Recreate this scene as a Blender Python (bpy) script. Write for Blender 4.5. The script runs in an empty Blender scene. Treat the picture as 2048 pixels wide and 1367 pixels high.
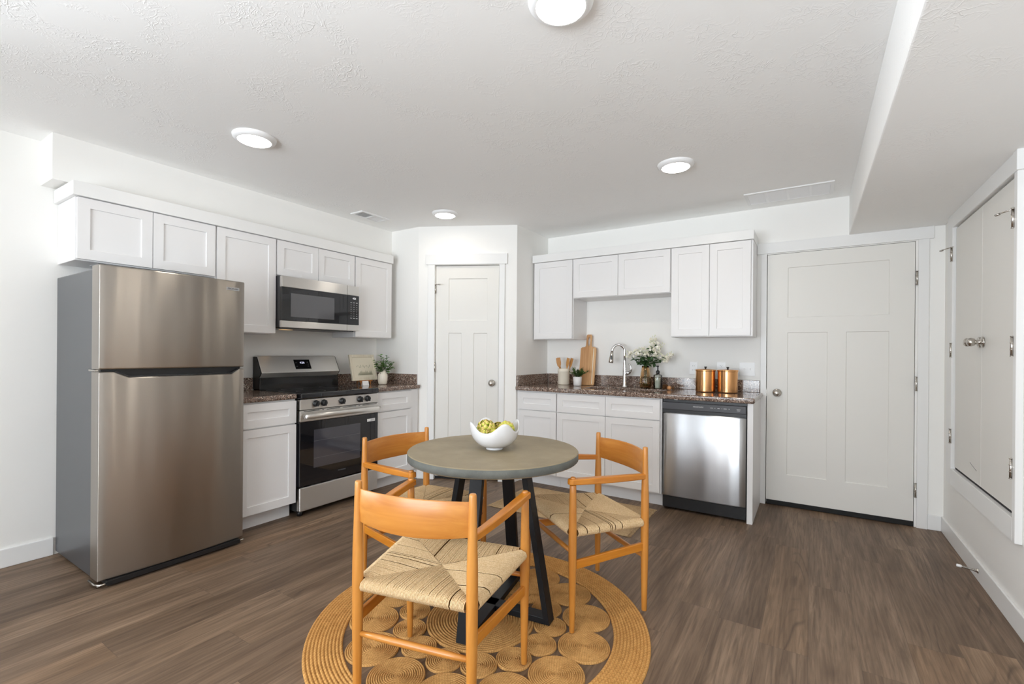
import bpy, bmesh, math, random
from mathutils import Vector, Matrix
random.seed(7)
PI = math.pi
scene = bpy.context.scene
COL = scene.collection

# ------------------------------------------------------------------ camera
cam_d = bpy.data.cameras.new('camera'); cam = bpy.data.objects.new('camera', cam_d); COL.objects.link(cam)
F_PX, CX, CY = 932.01, 1026.3, 705.6
YAW, PITCH, ROLL = math.radians(32.5305), math.radians(-0.030), math.radians(0.4441)
fw = Vector((-math.sin(YAW)*math.cos(PITCH), math.cos(YAW)*math.cos(PITCH), math.sin(PITCH)))
r0 = Vector((math.cos(YAW), math.sin(YAW), 0)); u0 = r0.cross(fw)
rt = r0*math.cos(ROLL) + u0*math.sin(ROLL); up = -r0*math.sin(ROLL) + u0*math.cos(ROLL)
cam.matrix_world = Matrix(((rt.x, up.x, -fw.x, 0), (rt.y, up.y, -fw.y, 0), (rt.z, up.z, -fw.z, 1.223), (0, 0, 0, 1)))
cam_d.sensor_width = 36; cam_d.sensor_fit = 'HORIZONTAL'; cam_d.lens = F_PX/2048*36
cam_d.shift_x = (1024-CX)/2048; cam_d.shift_y = (CY-683.5)/2048
cam_d.clip_start = 0.05; cam_d.clip_end = 60
scene.camera = cam

# ------------------------------------------------------------------ view + world
vs = scene.view_settings
scene.display_settings.display_device = 'sRGB'
vs.view_transform = 'Standard'; vs.look = 'None'; vs.gamma = 1.0; vs.use_curve_mapping = False
vs.exposure = 0.0
scene.cycles.max_bounces = 12; scene.cycles.diffuse_bounces = 8; scene.cycles.glossy_bounces = 4
scene.cycles.transparent_max_bounces = 8; scene.cycles.sample_clamp_indirect = 6.0
scene.cycles.caustics_reflective = False; scene.cycles.caustics_refractive = False
w = bpy.data.worlds.new('world'); scene.world = w; w.use_nodes = True
bg = w.node_tree.nodes['Background']; bg.inputs[0].default_value = (0.75, 0.85, 1.0, 1); bg.inputs[1].default_value = 2.0

# ------------------------------------------------------------------ lights (daylight at the rear window, lamps of the room, added unseen fill)
def area(name, loc, rot, sx, sy, power, color=(1, 1, 1), shape='RECTANGLE', spread=PI):
    l = bpy.data.lights.new(name, 'AREA'); l.shape = shape; l.size = sx; l.size_y = sy; l.energy = power; l.color = color; l.spread = spread
    o = bpy.data.objects.new(name, l); COL.objects.link(o); o.location = loc; o.rotation_euler = rot
    return o
REAR_Y = -2.60
WIN = (-2.6, 0.2); WZ0, WZ1 = 0.45, 2.15        # window in the wall behind the camera (x range)
SWN = (-2.1, -0.1)                              # added unseen window in the left wall, for side fill light (y range)
area('window_daylight', ((WIN[0]+WIN[1])/2, REAR_Y-0.06, (WZ0+WZ1)/2), (PI/2, 0, 0), WIN[1]-WIN[0]-.04, WZ1-WZ0-.04, 152, (0.91, 0.96, 1.02))
area('side_window_daylight', (-3.86, (SWN[0]+SWN[1])/2, (WZ0+WZ1)/2), (PI/2, 0, -PI/2), SWN[1]-SWN[0]-.04, WZ1-WZ0-.04, 118, (0.91, 0.96, 1.02))  # fill light at the added side window
area('sunlit_patio_bounce', (-1.2, REAR_Y-9.9, -0.15), (PI, 0, 0), 9.0, 18.0, 4200, (0.92, 0.965, 1.02))  # added upward fill through the rear window to lift the ceiling
area('sunlit_yard_bounce', (-3.9-9.2, (SWN[0]+SWN[1])/2, -0.15), (PI, 0, 0), 18.0, 8.0, 3800, (0.92, 0.965, 1.02))  # added upward fill through the added side window
LAMP_XY = [(-0.735, 1.44), (-2.675, 1.44), (-0.735, 3.07), (-2.70, 3.11)]
ADDED_LAMP_XY = [(-0.735, -0.30), (-2.675, -0.30), (-0.735, -1.75), (-2.675, -1.75)]  # added unseen lamps behind the camera, brightening the room
for x, y in LAMP_XY+ADDED_LAMP_XY:
    area('ceiling_lamp_glow', (x, y, 2.398), (0, 0, 0), 0.11, 0.11, (2.6 if x > -1 else 1.0) if y > 0 else 3.2, (1.0, 0.90, 0.76), 'DISK')
area('cooktop_lamp_glow', (-3.66, 2.24, 1.399), (0, 0, 0), 0.05, 0.03, 0.55, (1.0, 0.62, 0.28))

# ------------------------------------------------------------------ material helpers
def srgb(r, g, b):
    f = lambda c: (c/255/12.92) if c/255 <= 0.04045 else ((c/255+0.055)/1.055)**2.4
    return (f(r), f(g), f(b), 1)
class NT:
    def __init__(s, name):
        s.m = bpy.data.materials.new(name); s.m.use_nodes = True; s.t = s.m.node_tree; s.n = s.t.nodes; s.l = s.t.links
        s.b = s.n['Principled BSDF']
    def node(s, typ, **kw):
        n = s.n.new(typ)
        for k, v in kw.items(): setattr(n, k, v)
        return n
    def link(s, a, b): s.l.new(a, b)
    def coords(s, out='Object', scale=(1, 1, 1), loc=(0, 0, 0)):
        tc = s.node('ShaderNodeTexCoord'); mp = s.node('ShaderNodeMapping'); mp.inputs['Scale'].default_value = scale; mp.inputs['Location'].default_value = loc
        s.link(tc.outputs[out], mp.inputs[0]); return mp.outputs[0]
    def noise(s, vec, scale, detail=3, rough=0.5, dist=0.0):
        n = s.node('ShaderNodeTexNoise'); n.inputs['Scale'].default_value = scale; n.inputs['Detail'].default_value = detail
        n.inputs['Roughness'].default_value = rough; n.inputs['Distortion'].default_value = dist; s.link(vec, n.inputs['Vector']); return n.outputs['Fac']
    def ramp(s, fac, stops, interp='LINEAR'):
        r = s.node('ShaderNodeValToRGB'); e = r.color_ramp.elements; r.color_ramp.interpolation = interp
        while len(e) < len(stops): e.new(0.5)
        for i, (p, c) in enumerate(stops): e[i].position = p; e[i].color = c if len(c) == 4 else (*c, 1)
        s.link(fac, r.inputs[0]); return r.outputs[0]
    def mix(s, fac, a, b, mode='MIX'):
        m = s.node('ShaderNodeMix', data_type='RGBA', blend_type=mode)
        for v, i in ((fac, 0), (a, 6), (b, 7)):
            if hasattr(v, 'node'): s.link(v, m.inputs[i])
            else: m.inputs[i].default_value = v
        return m.outputs[2]
    def math(s, op, a, b=None, c=None):
        m = s.node('ShaderNodeMath', operation=op)
        for i, v in enumerate((a, b, c)):
            if v is None: continue
            if hasattr(v, 'node'): s.link(v, m.inputs[i])
            else: m.inputs[i].default_value = v
        return m.outputs[0]
    def bump(s, h, strength, dist=0.01, normal=None):
        b = s.node('ShaderNodeBump'); b.inputs['Strength'].default_value = strength; b.inputs['Distance'].default_value = dist
        s.link(h, b.inputs['Height'])
        if normal is not None: s.link(normal, b.inputs['Normal'])
        return b.outputs[0]
    def set(s, **kw):
        for k, v in kw.items():
            i = s.b.inputs[k.replace('_', ' ')]
            if hasattr(v, 'node'): s.link(v, i)
            else: i.default_value = v
        return s
def plain(name, col, rough=0.5, metal=0.0, spec=0.5, **kw):
    t = NT(name); t.set(Base_Color=col, Roughness=rough, Metallic=metal); t.b.inputs['Specular IOR Level'].default_value = spec
    for k, v in kw.items(): t.b.inputs[k.replace('_', ' ')].default_value = v
    return t.m

def m_paint(name, col, rough, scale=140, st=0.06):
    t = NT(name); v = t.coords(); h = t.noise(v, scale, 3, 0.6)
    c = t.mix(t.math('MULTIPLY', t.noise(v, 0.9, 2), 0.25), col, tuple(x*0.95 for x in col[:3])+(1,))
    t.set(Base_Color=c, Roughness=rough, Normal=t.bump(h, st, 0.004)); t.b.inputs['Specular IOR Level'].default_value = 0.3
    return t.m
def m_ceiling():
    t = NT('ceiling_trowelled_paint'); v = t.coords()
    b = t.noise(v, 17, 2, 0.45, 1.6); b2 = t.noise(v, 38, 2, 0.5, 0.8); k = t.noise(v, 1.9, 2); q = t.noise(v, 6.0, 2)
    rid = lambda x, w_: t.math('MAXIMUM', t.math('SUBTRACT', w_, t.math('ABSOLUTE', t.math('SUBTRACT', x, 0.5))), 0.0)
    mask = t.math('MULTIPLY', t.ramp(k, [(0.42, (0.12,)*3), (0.62, (1, 1, 1))]), t.ramp(q, [(0.42, (0, 0, 0)), (0.55, (1, 1, 1))]))
    h = t.math('MULTIPLY', t.math('ADD', t.math('MULTIPLY', rid(b, .045), 1.6), rid(b2, .03)), mask)
    t.set(Base_Color=srgb(247, 247, 246), Roughness=0.75, Normal=t.bump(h, 0.5, 0.03)); t.b.inputs['Specular IOR Level'].default_value = 0.25
    return t.m
def m_floor():
    t = NT('vinyl_plank_floor'); tc = t.node('ShaderNodeTexCoord'); sx = t.node('ShaderNodeSeparateXYZ'); t.link(tc.outputs['Object'], sx.inputs[0])
    W, L = 0.178, 1.22
    xi = t.math('DIVIDE', sx.outputs[0], W); col = t.math('FLOOR', xi)
    wn = t.node('ShaderNodeTexWhiteNoise', noise_dimensions='1D'); t.link(col, wn.inputs['W'])
    yi = t.math('ADD', t.math('DIVIDE', sx.outputs[1], L), wn.outputs['Value']); row = t.math('FLOOR', yi)
    cb = t.node('ShaderNodeCombineXYZ'); t.link(col, cb.inputs[0]); t.link(row, cb.inputs[1])
    w2 = t.node('ShaderNodeTexWhiteNoise', noise_dimensions='2D'); t.link(cb.outputs[0], w2.inputs['Vector'])
    off = t.node('ShaderNodeVectorMath', operation='SCALE'); t.link(w2.outputs['Color'], off.inputs[0]); off.inputs['Scale'].default_value = 37.0
    add = t.node('ShaderNodeVectorMath', operation='ADD'); t.link(tc.outputs['Object'], add.inputs[0]); t.link(off.outputs[0], add.inputs[1])
    def mp(sc):
        m = t.node('ShaderNodeMapping'); m.inputs['Scale'].default_value = sc; t.link(add.outputs[0], m.inputs[0]); return m.outputs[0]
    fine = t.noise(mp((75, 3.2, 1)), 1.0, 5, 0.62, 0.6)
    mid = t.noise(mp((9, 0.9, 1)), 1.0, 4, 0.55, 0.8)
    big = t.noise(mp((5.0, 0.7, 1)), 1.0, 1, 0.4, 0.2)
    rings = t.math('FRACT', t.math('MULTIPLY', big, 17.0)); rings = t.math('ABSOLUTE', t.math('SUBTRACT', rings, 0.5))
    rings = t.ramp(rings, [(0.0, (1, 1, 1)), (0.16, (0, 0, 0))])
    rmask = t.ramp(t.noise(mp((4.5, 1.1, 1)), 1.0, 2), [(0.56, (0, 0, 0)), (0.66, (1, 1, 1))])
    base = t.ramp(mid, [(0.25, srgb(94, 75, 58)), (0.5, srgb(126, 105, 86)), (0.78, srgb(162, 138, 115))])
    base = t.mix(t.ramp(fine, [(0.38, (0.0,)*3), (0.66, (0.62,)*3)]), base, srgb(78, 62, 49))
    base = t.mix(t.math('MULTIPLY', t.math('MULTIPLY', rings, rmask), 0.6), base, srgb(64, 50, 40))
    tone = t.ramp(w2.outputs['Value'], [(0, (0.80, 0.79, 0.79)), (0.5, (0.96, 0.95, 0.95)), (0.85, (1.06, 1.05, 1.03)), (1, (1.22, 1.15, 1.06))])
    base = t.mix(1.0, base, tone, 'MULTIPLY')
    fx = t.math('FRACT', xi); fy = t.math('FRACT', yi)
    ex = t.math('LESS_THAN', t.math('MINIMUM', fx, t.math('SUBTRACT', 1.0, fx)), 0.006)
    ey = t.math('LESS_THAN', t.math('MINIMUM', fy, t.math('SUBTRACT', 1.0, fy)), 0.0009)
    e = t.math('MAXIMUM', ex, ey)
    base = t.mix(t.math('MULTIPLY', e, 0.35), base, srgb(50, 42, 36))
    h = t.math('SUBTRACT', t.math('MULTIPLY', fine, 0.3), e)
    t.set(Base_Color=base, Roughness=t.ramp(fine, [(0, (0.40,)*3), (1, (0.55,)*3)]), Normal=t.bump(h, 0.25, 0.002))
    t.b.inputs['Specular IOR Level'].default_value = 0.32
    return t.m
def m_granite():
    t = NT('speckled_brown_granite'); v = t.coords()
    def vor(sc):
        n = t.node('ShaderNodeTexVoronoi'); n.inputs['Scale'].default_value = sc; t.link(v, n.inputs['Vector'])
        s = t.node('ShaderNodeSeparateColor'); t.link(n.outputs['Color'], s.inputs[0]); return s.outputs[0]
    a = t.ramp(vor(170), [(0.0, srgb(44, 34, 30)), (0.2, srgb(96, 74, 64)), (0.42, srgb(142, 118, 104)), (0.62, srgb(112, 88, 76)), (0.76, srgb(180, 158, 142)), (0.92, srgb(226, 214, 200))], 'CONSTANT')
    b = t.ramp(vor(330), [(0.0, srgb(38, 30, 28)), (0.3, srgb(124, 102, 92)), (0.7, srgb(152, 130, 116)), (0.9, srgb(210, 196, 182))], 'CONSTANT')
    c = t.mix(t.ramp(t.noise(v, 60, 2), [(0.4, (0, 0, 0)), (0.6, (1, 1, 1))]), a, b)
    t.set(Base_Color=c, Roughness=0.09); t.b.inputs['Specular IOR Level'].default_value = 0.6
    return t.m
def m_steel(name, col, rough=0.27, wob=0.5, brush=(2, 2, 260), aniso=0.75, scr=0.05):
    t = NT(name); v = t.coords('Object', brush); h = t.noise(v, 1.0, 2, 0.6)
    v2 = t.coords('Object', (5.5, 5.5, 0.55)); wv = t.noise(v2, 1.0, 1, 0.4)
    n1 = t.bump(wv, wob, 0.012); n2 = t.bump(h, scr, 0.001, n1)
    tg = t.node('ShaderNodeCombineXYZ'); tg.inputs[2].default_value = 1.0
    t.set(Base_Color=col, Metallic=1.0, Roughness=rough, Normal=n2, Tangent=tg.outputs[0], Anisotropic=aniso)
    return t.m
def m_wood(name, dark, light, axis='X', rough=0.38, scale=1.0, knots=False):
    t = NT(name); sc = {'X': (2.2, 26, 26), 'Y': (26, 2.2, 26), 'Z': (26, 26, 2.2)}[axis]
    v = t.coords('Object', tuple(s*scale for s in sc)); f = t.noise(v, 1.0, 4, 0.6, 0.8)
    c = t.ramp(f, [(0.3, dark), (0.7, light)])
    t.set(Base_Color=c, Roughness=rough, Normal=t.bump(f, 0.05, 0.001)); t.b.inputs['Specular IOR Level'].default_value = 0.45
    if 'lacquered' in name: t.b.inputs['Coat Weight'].default_value = 0.5; t.b.inputs['Coat Roughness'].default_value = 0.25
    return t.m
def m_rope(name, dark, light, sc=(220, 220, 220), st=0.5):
    t = NT(name); v = t.coords('Object', sc); f = t.noise(v, 1.0, 3, 0.6); g = t.noise(t.coords('Object', (6, 6, 6)), 1.0, 2)
    c = t.ramp(f, [(0.25, dark), (0.72, light)]); c = t.mix(t.math('MULTIPLY', g, 0.35), c, dark)
    t.set(Base_Color=c, Roughness=0.85, Normal=t.bump(f, st, 0.002)); t.b.inputs['Specular IOR Level'].default_value = 0.15
    return t.m
def m_jute(name, pitch, col_d, col_l):
    # braided rounds: radius and angle about the piece's own centre
    t = NT(name); tc = t.node('ShaderNodeTexCoord'); sx = t.node('ShaderNodeSeparateXYZ'); t.link(tc.outputs['Object'], sx.inputs[0])
    x, y = sx.outputs[0], sx.outputs[1]
    r = t.math('SQRT', t.math('ADD', t.math('MULTIPLY', x, x), t.math('MULTIPLY', y, y)))
    th = t.math('ARCTAN2', y, x)
    rr = t.math('DIVIDE', r, pitch); ri = t.math('FLOOR', rr); rf = t.math('SUBTRACT', t.math('FRACT', rr), 0.5)
    arc = t.math('MULTIPLY', t.math('MULTIPLY', th, t.math('MULTIPLY', t.math('ADD', ri, 0.5), pitch)), 2*PI/(pitch*1.25))
    ch = t.math('SINE', t.math('ADD', arc, t.math('MULTIPLY', t.math('ABSOLUTE', rf), 7.0)))
    v = t.coords('Object', (260, 260, 260)); f = t.noise(v, 1.0, 3, 0.65)
    f2 = t.noise(t.coords('Object', (38, 38, 38)), 1.0, 3, 0.6)
    mixf = t.math('ADD', t.math('MULTIPLY', t.math('ADD', t.math('MULTIPLY', ch, 0.5), 0.5), 0.16), t.math('ADD', t.math('MULTIPLY', f, 0.5), t.math('MULTIPLY', f2, 0.42)))
    c = t.ramp(mixf, [(0.22, col_d), (0.75, col_l)])
    h = t.math('ADD', t.math('MULTIPLY', ch, 0.22), t.math('MULTIPLY', f, 0.9))
    t.set(Base_Color=c, Roughness=0.9, Normal=t.bump(h, 0.6, 0.003)); t.b.inputs['Specular IOR Level'].default_value = 0.1
    return t.m
def m_emit(name, col, st):
    t = NT(name); t.set(Base_Color=(0.8, 0.8, 0.8, 1)); t.b.inputs['Emission Color'].default_value = col; t.b.inputs['Emission Strength'].default_value = st
    return t.m
def m_pane(name, tint, gloss=0.08, rough=0.02):
    t = NT(name); tr = t.node('ShaderNodeBsdfTransparent'); tr.inputs[0].default_value = tint
    gl = t.node('ShaderNodeBsdfGlossy'); gl.inputs['Roughness'].default_value = rough; gl.inputs[0].default_value = (1, 1, 1, 1)
    fr = t.node('ShaderNodeFresnel'); fr.inputs[0].default_value = 1.45
    mx = t.node('ShaderNodeMixShader'); t.link(fr.outputs[0], mx.inputs[0]); t.link(tr.outputs[0], mx.inputs[1]); t.link(gl.outputs[0], mx.inputs[2])
    t.link(mx.outputs[0], t.n['Material Output'].inputs[0]); return t.m
def m_attr(name, c0, c1, attr='tip', rough=0.45):
    t = NT(name); a = t.node('ShaderNodeAttribute'); a.attribute_name = attr
    f = t.noise(t.coords('Object', (60, 60, 60)), 1.0, 2)
    k = t.math('ADD', a.outputs['Fac'], t.math('MULTIPLY', t.math('SUBTRACT', f, 0.5), 0.5))
    t.set(Base_Color=t.ramp(k, [(0.0, c0[0]), (0.5, c0[1]), (1.0, c1)]), Roughness=rough)
    return t.m

M = {}
M['wall'] = m_paint('white_wall_paint', srgb(242, 241, 238), 0.6)
M['ceil'] = m_ceiling()
M['trim'] = m_paint('white_gloss_trim_paint', srgb(236, 236, 235), 0.32, 60, 0.02)
M['door'] = m_paint('warm_white_door_paint', srgb(229, 227, 222), 0.38, 90, 0.03)
M['cab'] = m_paint('white_cabinet_lacquer', srgb(232, 231, 231), 0.3, 60, 0.01)
M['floor'] = m_floor()
M['granite'] = m_granite()
M['steel'] = m_steel('brushed_stainless_warm', (0.42, 0.385, 0.345, 1), 0.29, 0.75, (2, 2, 320), 1.0, 0.15)
M['steel_dw'] = m_steel('brushed_stainless_cool', (0.60, 0.61, 0.625, 1), 0.30, 0.7, (2, 2, 260), 1.0)
M['steel_app'] = m_steel('brushed_stainless', (0.80, 0.78, 0.75, 1), 0.34, 0.08, (2, 2, 260), 0.95)
M['chrome'] = plain('polished_chrome', (0.78, 0.78, 0.79, 1), 0.06, 1.0)
M['nickel'] = plain('satin_nickel', (0.55, 0.52, 0.48, 1), 0.25, 1.0)
M['fridge_side'] = plain('grey_painted_steel', srgb(86, 88, 92), 0.3, 0.4)
M['black'] = plain('black_plastic', (0.012, 0.012, 0.013, 1), 0.35)
M['black_gloss'] = plain('black_glass', (0.008, 0.008, 0.010, 1), 0.03, 0.0, 0.7)
M['oven_window'] = plain('smoked_oven_window', (0.055, 0.055, 0.068, 1), 0.05, 0.0, 0.9)
M['mw_window'] = plain('smoked_microwave_window', (0.10, 0.10, 0.108, 1), 0.10, 0.0, 0.8)
M['dark_grey'] = plain('dark_grey_plastic', (0.045, 0.045, 0.05, 1), 0.4)
M['enamel'] = plain('black_enamel', (0.01, 0.01, 0.01, 1), 0.12)
M['black_metal'] = plain('black_powder_coat', (0.008, 0.009, 0.011, 1), 0.45, 0.0, 0.3)
M['oak'] = m_wood('honey_lacquered_wood', srgb(180, 110, 38), srgb(202, 136, 60), 'X')
M['oak_z'] = m_wood('honey_lacquered_wood_upright', srgb(184, 116, 42), srgb(206, 142, 64), 'Z')
M['oak_y'] = m_wood('honey_lacquered_wood_lengthwise', srgb(186, 110, 22), srgb(208, 134, 38), 'Y')
M['rope'] = m_rope('paper_cord', srgb(190, 156, 110), srgb(238, 216, 178), (200, 200, 200), 0.4)
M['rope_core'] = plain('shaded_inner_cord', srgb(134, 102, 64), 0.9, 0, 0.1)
M['jute_b'] = m_jute('braided_jute_border', 0.0139, srgb(158, 106, 50), srgb(228, 176, 108))
M['jute_m'] = m_jute('braided_jute_rounds', 0.0080, srgb(150, 104, 52), srgb(220, 172, 110))
M['mat'] = m_rope('woven_natural_mat', srgb(160, 128, 92), srgb(214, 188, 150), (90, 400, 90), 0.7)
M['concrete'] = None
def m_concrete():
    t = NT('grey_concrete_tabletop'); v = t.coords(); a = t.noise(v, 7, 5, 0.6); b = t.noise(v, 120, 3, 0.6)
    c = t.ramp(a, [(0.3, srgb(136, 122, 96)), (0.55, srgb(150, 135, 107)), (0.75, srgb(160, 145, 117))])
    c = t.mix(t.math('MULTIPLY', b, 0.3), c, srgb(104, 100, 88))
    t.set(Base_Color=c, Roughness=0.5, Normal=t.bump(b, 0.12, 0.002)); return t.m
M['concrete'] = m_concrete()
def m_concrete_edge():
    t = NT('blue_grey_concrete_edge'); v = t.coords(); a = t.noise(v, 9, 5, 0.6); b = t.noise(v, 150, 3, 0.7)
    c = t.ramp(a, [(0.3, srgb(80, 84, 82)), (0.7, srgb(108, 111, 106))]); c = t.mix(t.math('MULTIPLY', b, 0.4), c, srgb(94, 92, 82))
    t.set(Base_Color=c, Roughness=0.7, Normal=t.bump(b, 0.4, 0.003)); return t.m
M['concrete_edge'] = m_concrete_edge()
M['porcelain'] = plain('white_porcelain', srgb(222, 222, 224), 0.12, 0, 0.6)
M['ceramic_cream'] = plain('cream_ceramic', srgb(234, 226, 210), 0.28)
M['ceramic_white'] = plain('white_ceramic', srgb(232, 231, 230), 0.3)
M['copper'] = m_steel('brushed_copper', (0.80, 0.43, 0.19, 1), 0.24, 0.0, (3, 3, 300), 0.6)
M['board'] = m_wood('acacia_board', srgb(176, 124, 78), srgb(222, 178, 128), 'Z', 0.5, 0.8)
M['bamboo'] = m_wood('bamboo_utensil', srgb(170, 116, 60), srgb(206, 152, 88), 'Z', 0.5)
M['leaf'] = m_attr('green_leaf', (srgb(52, 96, 30), srgb(88, 140, 50)), srgb(150, 184, 88))
M['leaf_dark'] = m_attr('dark_green_leaf', (srgb(38, 66, 32), srgb(70, 104, 54)), srgb(118, 142, 80))
M['plant_leaf'] = m_attr('small_plant_leaf', (srgb(28, 52, 18), srgb(66, 96, 30)), srgb(120, 96, 80))
M['petal'] = plain('white_petal', srgb(251, 248, 238), 0.6, 0, 0.2)
M['bud'] = plain('green_white_bud', srgb(222, 226, 188), 0.6)
M['stem'] = plain('green_stem', srgb(80, 100, 52), 0.6)
M['twig'] = plain('brown_twig', srgb(92, 66, 44), 0.7)
M['artichoke'] = m_attr('artichoke_bract', (srgb(118, 144, 26), srgb(196, 204, 74)), srgb(230, 182, 132), rough=0.4)
M['amber'] = m_pane('amber_ribbed_glass', (0.93, 0.78, 0.56, 1))
M['frost'] = m_pane('frosted_clear_glass', (0.95, 0.97, 0.95, 1), rough=0.1)
M['soap'] = plain('pale_soap', srgb(206, 203, 190), 0.3)
M['pane'] = m_pane('window_pane', (0.97, 0.98, 0.98, 1))
M['frame_cream'] = m_wood('pale_cream_frame', srgb(214, 203, 180), srgb(232, 223, 203), 'Z', 0.6)
M['paper'] = plain('cream_paper', srgb(228, 220, 200), 0.9, 0, 0.1)
M['ink'] = plain('faded_grey_ink', srgb(184, 180, 158), 0.9, 0, 0.1)
M['easel'] = m_wood('easel_wood', srgb(176, 110, 50), srgb(206, 140, 76), 'Y', 0.5)
M['plastic_w'] = plain('white_plastic', srgb(238, 238, 238), 0.35)
M['socket'] = plain('outlet_slots', srgb(70, 68, 66), 0.5)
M['led'] = m_emit('led_diffuser', (1.0, 0.95, 0.88, 1), 15.0)
M['lamp_warm'] = m_emit('warm_lamp_lens', (1.0, 0.6, 0.25, 1), 0.8)
M['led_txt'] = m_emit('lit_clock_digits', (0.72, 0.72, 1.0, 1), 1.0)
M['led_white'] = m_emit('lit_white_digits', (1.0, 1.0, 1.0, 1), 1.0)
M['print_white'] = plain('printed_white_marks', srgb(196, 196, 196), 0.5)
M['print_grey'] = plain('printed_grey_marks', srgb(96, 96, 98), 0.5)
M['cork'] = plain('pale_turned_wood', srgb(208, 150, 98), 0.6)
M['bristle'] = plain('brown_bristle', srgb(122, 84, 48), 0.9)
M['toe'] = m_paint('white_toe_board_paint', srgb(232, 232, 233), 0.5)
M['duct'] = plain('grey_duct_lining', srgb(150, 150, 150), 0.7)
M['dark_void'] = plain('dark_gap_rubber', (0.01, 0.01, 0.01, 1), 0.8)  # sweep rubber, also the shade put under other doors as dark strips

# ------------------------------------------------------------------ mesh helpers
class G:
    def __init__(s): s.bm = bmesh.new()
    def vface(s, vs, fs, mat=0, smooth=False):
        bv = [s.bm.verts.new(v) for v in vs]
        for f in fs:
            try:
                fc = s.bm.faces.new([bv[i] for i in f]); fc.material_index = mat; fc.smooth = smooth
            except ValueError: pass
        return bv
    def box(s, x0, x1, y0, y1, z0, z1, M4=None, mat=0):
        vs = [Vector((x, y, z)) for x in (x0, x1) for y in (y0, y1) for z in (z0, z1)]
        if M4 is not None: vs = [M4 @ v for v in vs]
        s.vface(vs, [(0, 1, 3, 2), (4, 6, 7, 5), (0, 4, 5, 1), (2, 3, 7, 6), (0, 2, 6, 4), (1, 5, 7, 3)], mat); return s
    def tube(s, pts, rad, n=12, cap=True, sx=1.0, sy=1.0, upv=None, smooth=True, mat=0):
        pts = [Vector(p) for p in pts]
        if not hasattr(rad, '__len__'): rad = [rad]*len(pts)
        rings = []; prev = None
        for i, p in enumerate(pts):
            a = pts[max(i-1, 0)]; b = pts[min(i+1, len(pts)-1)]; t = (b-a).normalized()
            if upv is not None: x = Vector(upv).cross(t)
            else: x = (prev if prev is not None else (Vector((0, 0, 1)) if abs(t.z) < .9 else Vector((1, 0, 0))))
            if upv is None: x = x - t*x.dot(t)
            x.normalize(); y = t.cross(x); prev = x
            rings.append([s.bm.verts.new(p + (x*math.cos(2*PI*k/n)*sx + y*math.sin(2*PI*k/n)*sy)*rad[i]) for k in range(n)])
        for i in range(len(rings)-1):
            for k in range(n):
                f = s.bm.faces.new((rings[i][k], rings[i][(k+1) % n], rings[i+1][(k+1) % n], rings[i+1][k])); f.smooth = smooth; f.material_index = mat
        if cap:
            for R_, fl in ((rings[0], True), (rings[-1], False)):
                f = s.bm.faces.new(list(reversed(R_)) if fl else R_); f.material_index = mat
        return s
    def lathe(s, prof, n=40, M4=None, smooth=True, mat=0):
        rings = []
        for r, z in prof:
            if r < 1e-6:
                v = Vector((0, 0, z)); rings.append([s.bm.verts.new(M4 @ v if M4 is not None else v)])
            else:
                vs = [Vector((r*math.cos(2*PI*k/n), r*math.sin(2*PI*k/n), z)) for k in range(n)]
                rings.append([s.bm.verts.new(M4 @ v if M4 is not None else v) for v in vs])
        for a, b in zip(rings, rings[1:]):
            for k in range(n):
                if len(a) == 1 and len(b) == 1: continue
                if len(a) == 1: vv = (a[0], b[(k+1) % n], b[k])
                elif len(b) == 1: vv = (a[k], a[(k+1) % n], b[0])
                else: vv = (a[k], a[(k+1) % n], b[(k+1) % n], b[k])
                f = s.bm.faces.new(vv); f.smooth = smooth; f.material_index = mat
        return s
    def prism(s, poly, z0, z1, M4=None, mat=0):
        n = len(poly); vs = [Vector((x, y, z0)) for x, y in poly]+[Vector((x, y, z1)) for x, y in poly]
        if M4 is not None: vs = [M4 @ v for v in vs]
        s.vface(vs, [tuple(reversed(range(n))), tuple(range(n, 2*n))]+[(i, (i+1) % n, n+(i+1) % n, n+i) for i in range(n)], mat); return s
    def slab(s, us, vs_, rec, thick, depth, M4):
        """panelled slab: grid cells in `rec` sink by depth; local u, v(up), w(outward, front face at 0)"""
        H = lambda i, j: -depth if (i, j) in rec else 0.0
        q = lambda *p: s.vface([M4 @ Vector(a) for a in p], [tuple(range(len(p)))])
        nu, nv = len(us)-1, len(vs_)-1
        for i in range(nu):
            for j in range(nv):
                h = H(i, j); q((us[i], vs_[j], h), (us[i+1], vs_[j], h), (us[i+1], vs_[j+1], h), (us[i], vs_[j+1], h))
                if i+1 < nu and H(i+1, j) != h: q((us[i+1], vs_[j], h), (us[i+1], vs_[j], H(i+1, j)), (us[i+1], vs_[j+1], H(i+1, j)), (us[i+1], vs_[j+1], h))
                if j+1 < nv and H(i, j+1) != h: q((us[i], vs_[j+1], h), (us[i+1], vs_[j+1], h), (us[i+1], vs_[j+1], H(i, j+1)), (us[i], vs_[j+1], H(i, j+1)))
        a, b, c, d = us[0], us[-1], vs_[0], vs_[-1]
        for p in (((a, c), (b, c)), ((b, c), (b, d)), ((b, d), (a, d)), ((a, d), (a, c))):
            pts = [u for u in (us if p[0][1] == p[1][1] else [p[0][0]])]
            (x0, y0), (x1, y1) = p; q((x0, y0, 0), (x0, y0, -thick), (x1, y1, -thick), (x1, y1, 0))
        q((a, c, -thick), (a, d, -thick), (b, d, -thick), (b, c, -thick))
        return s
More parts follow.
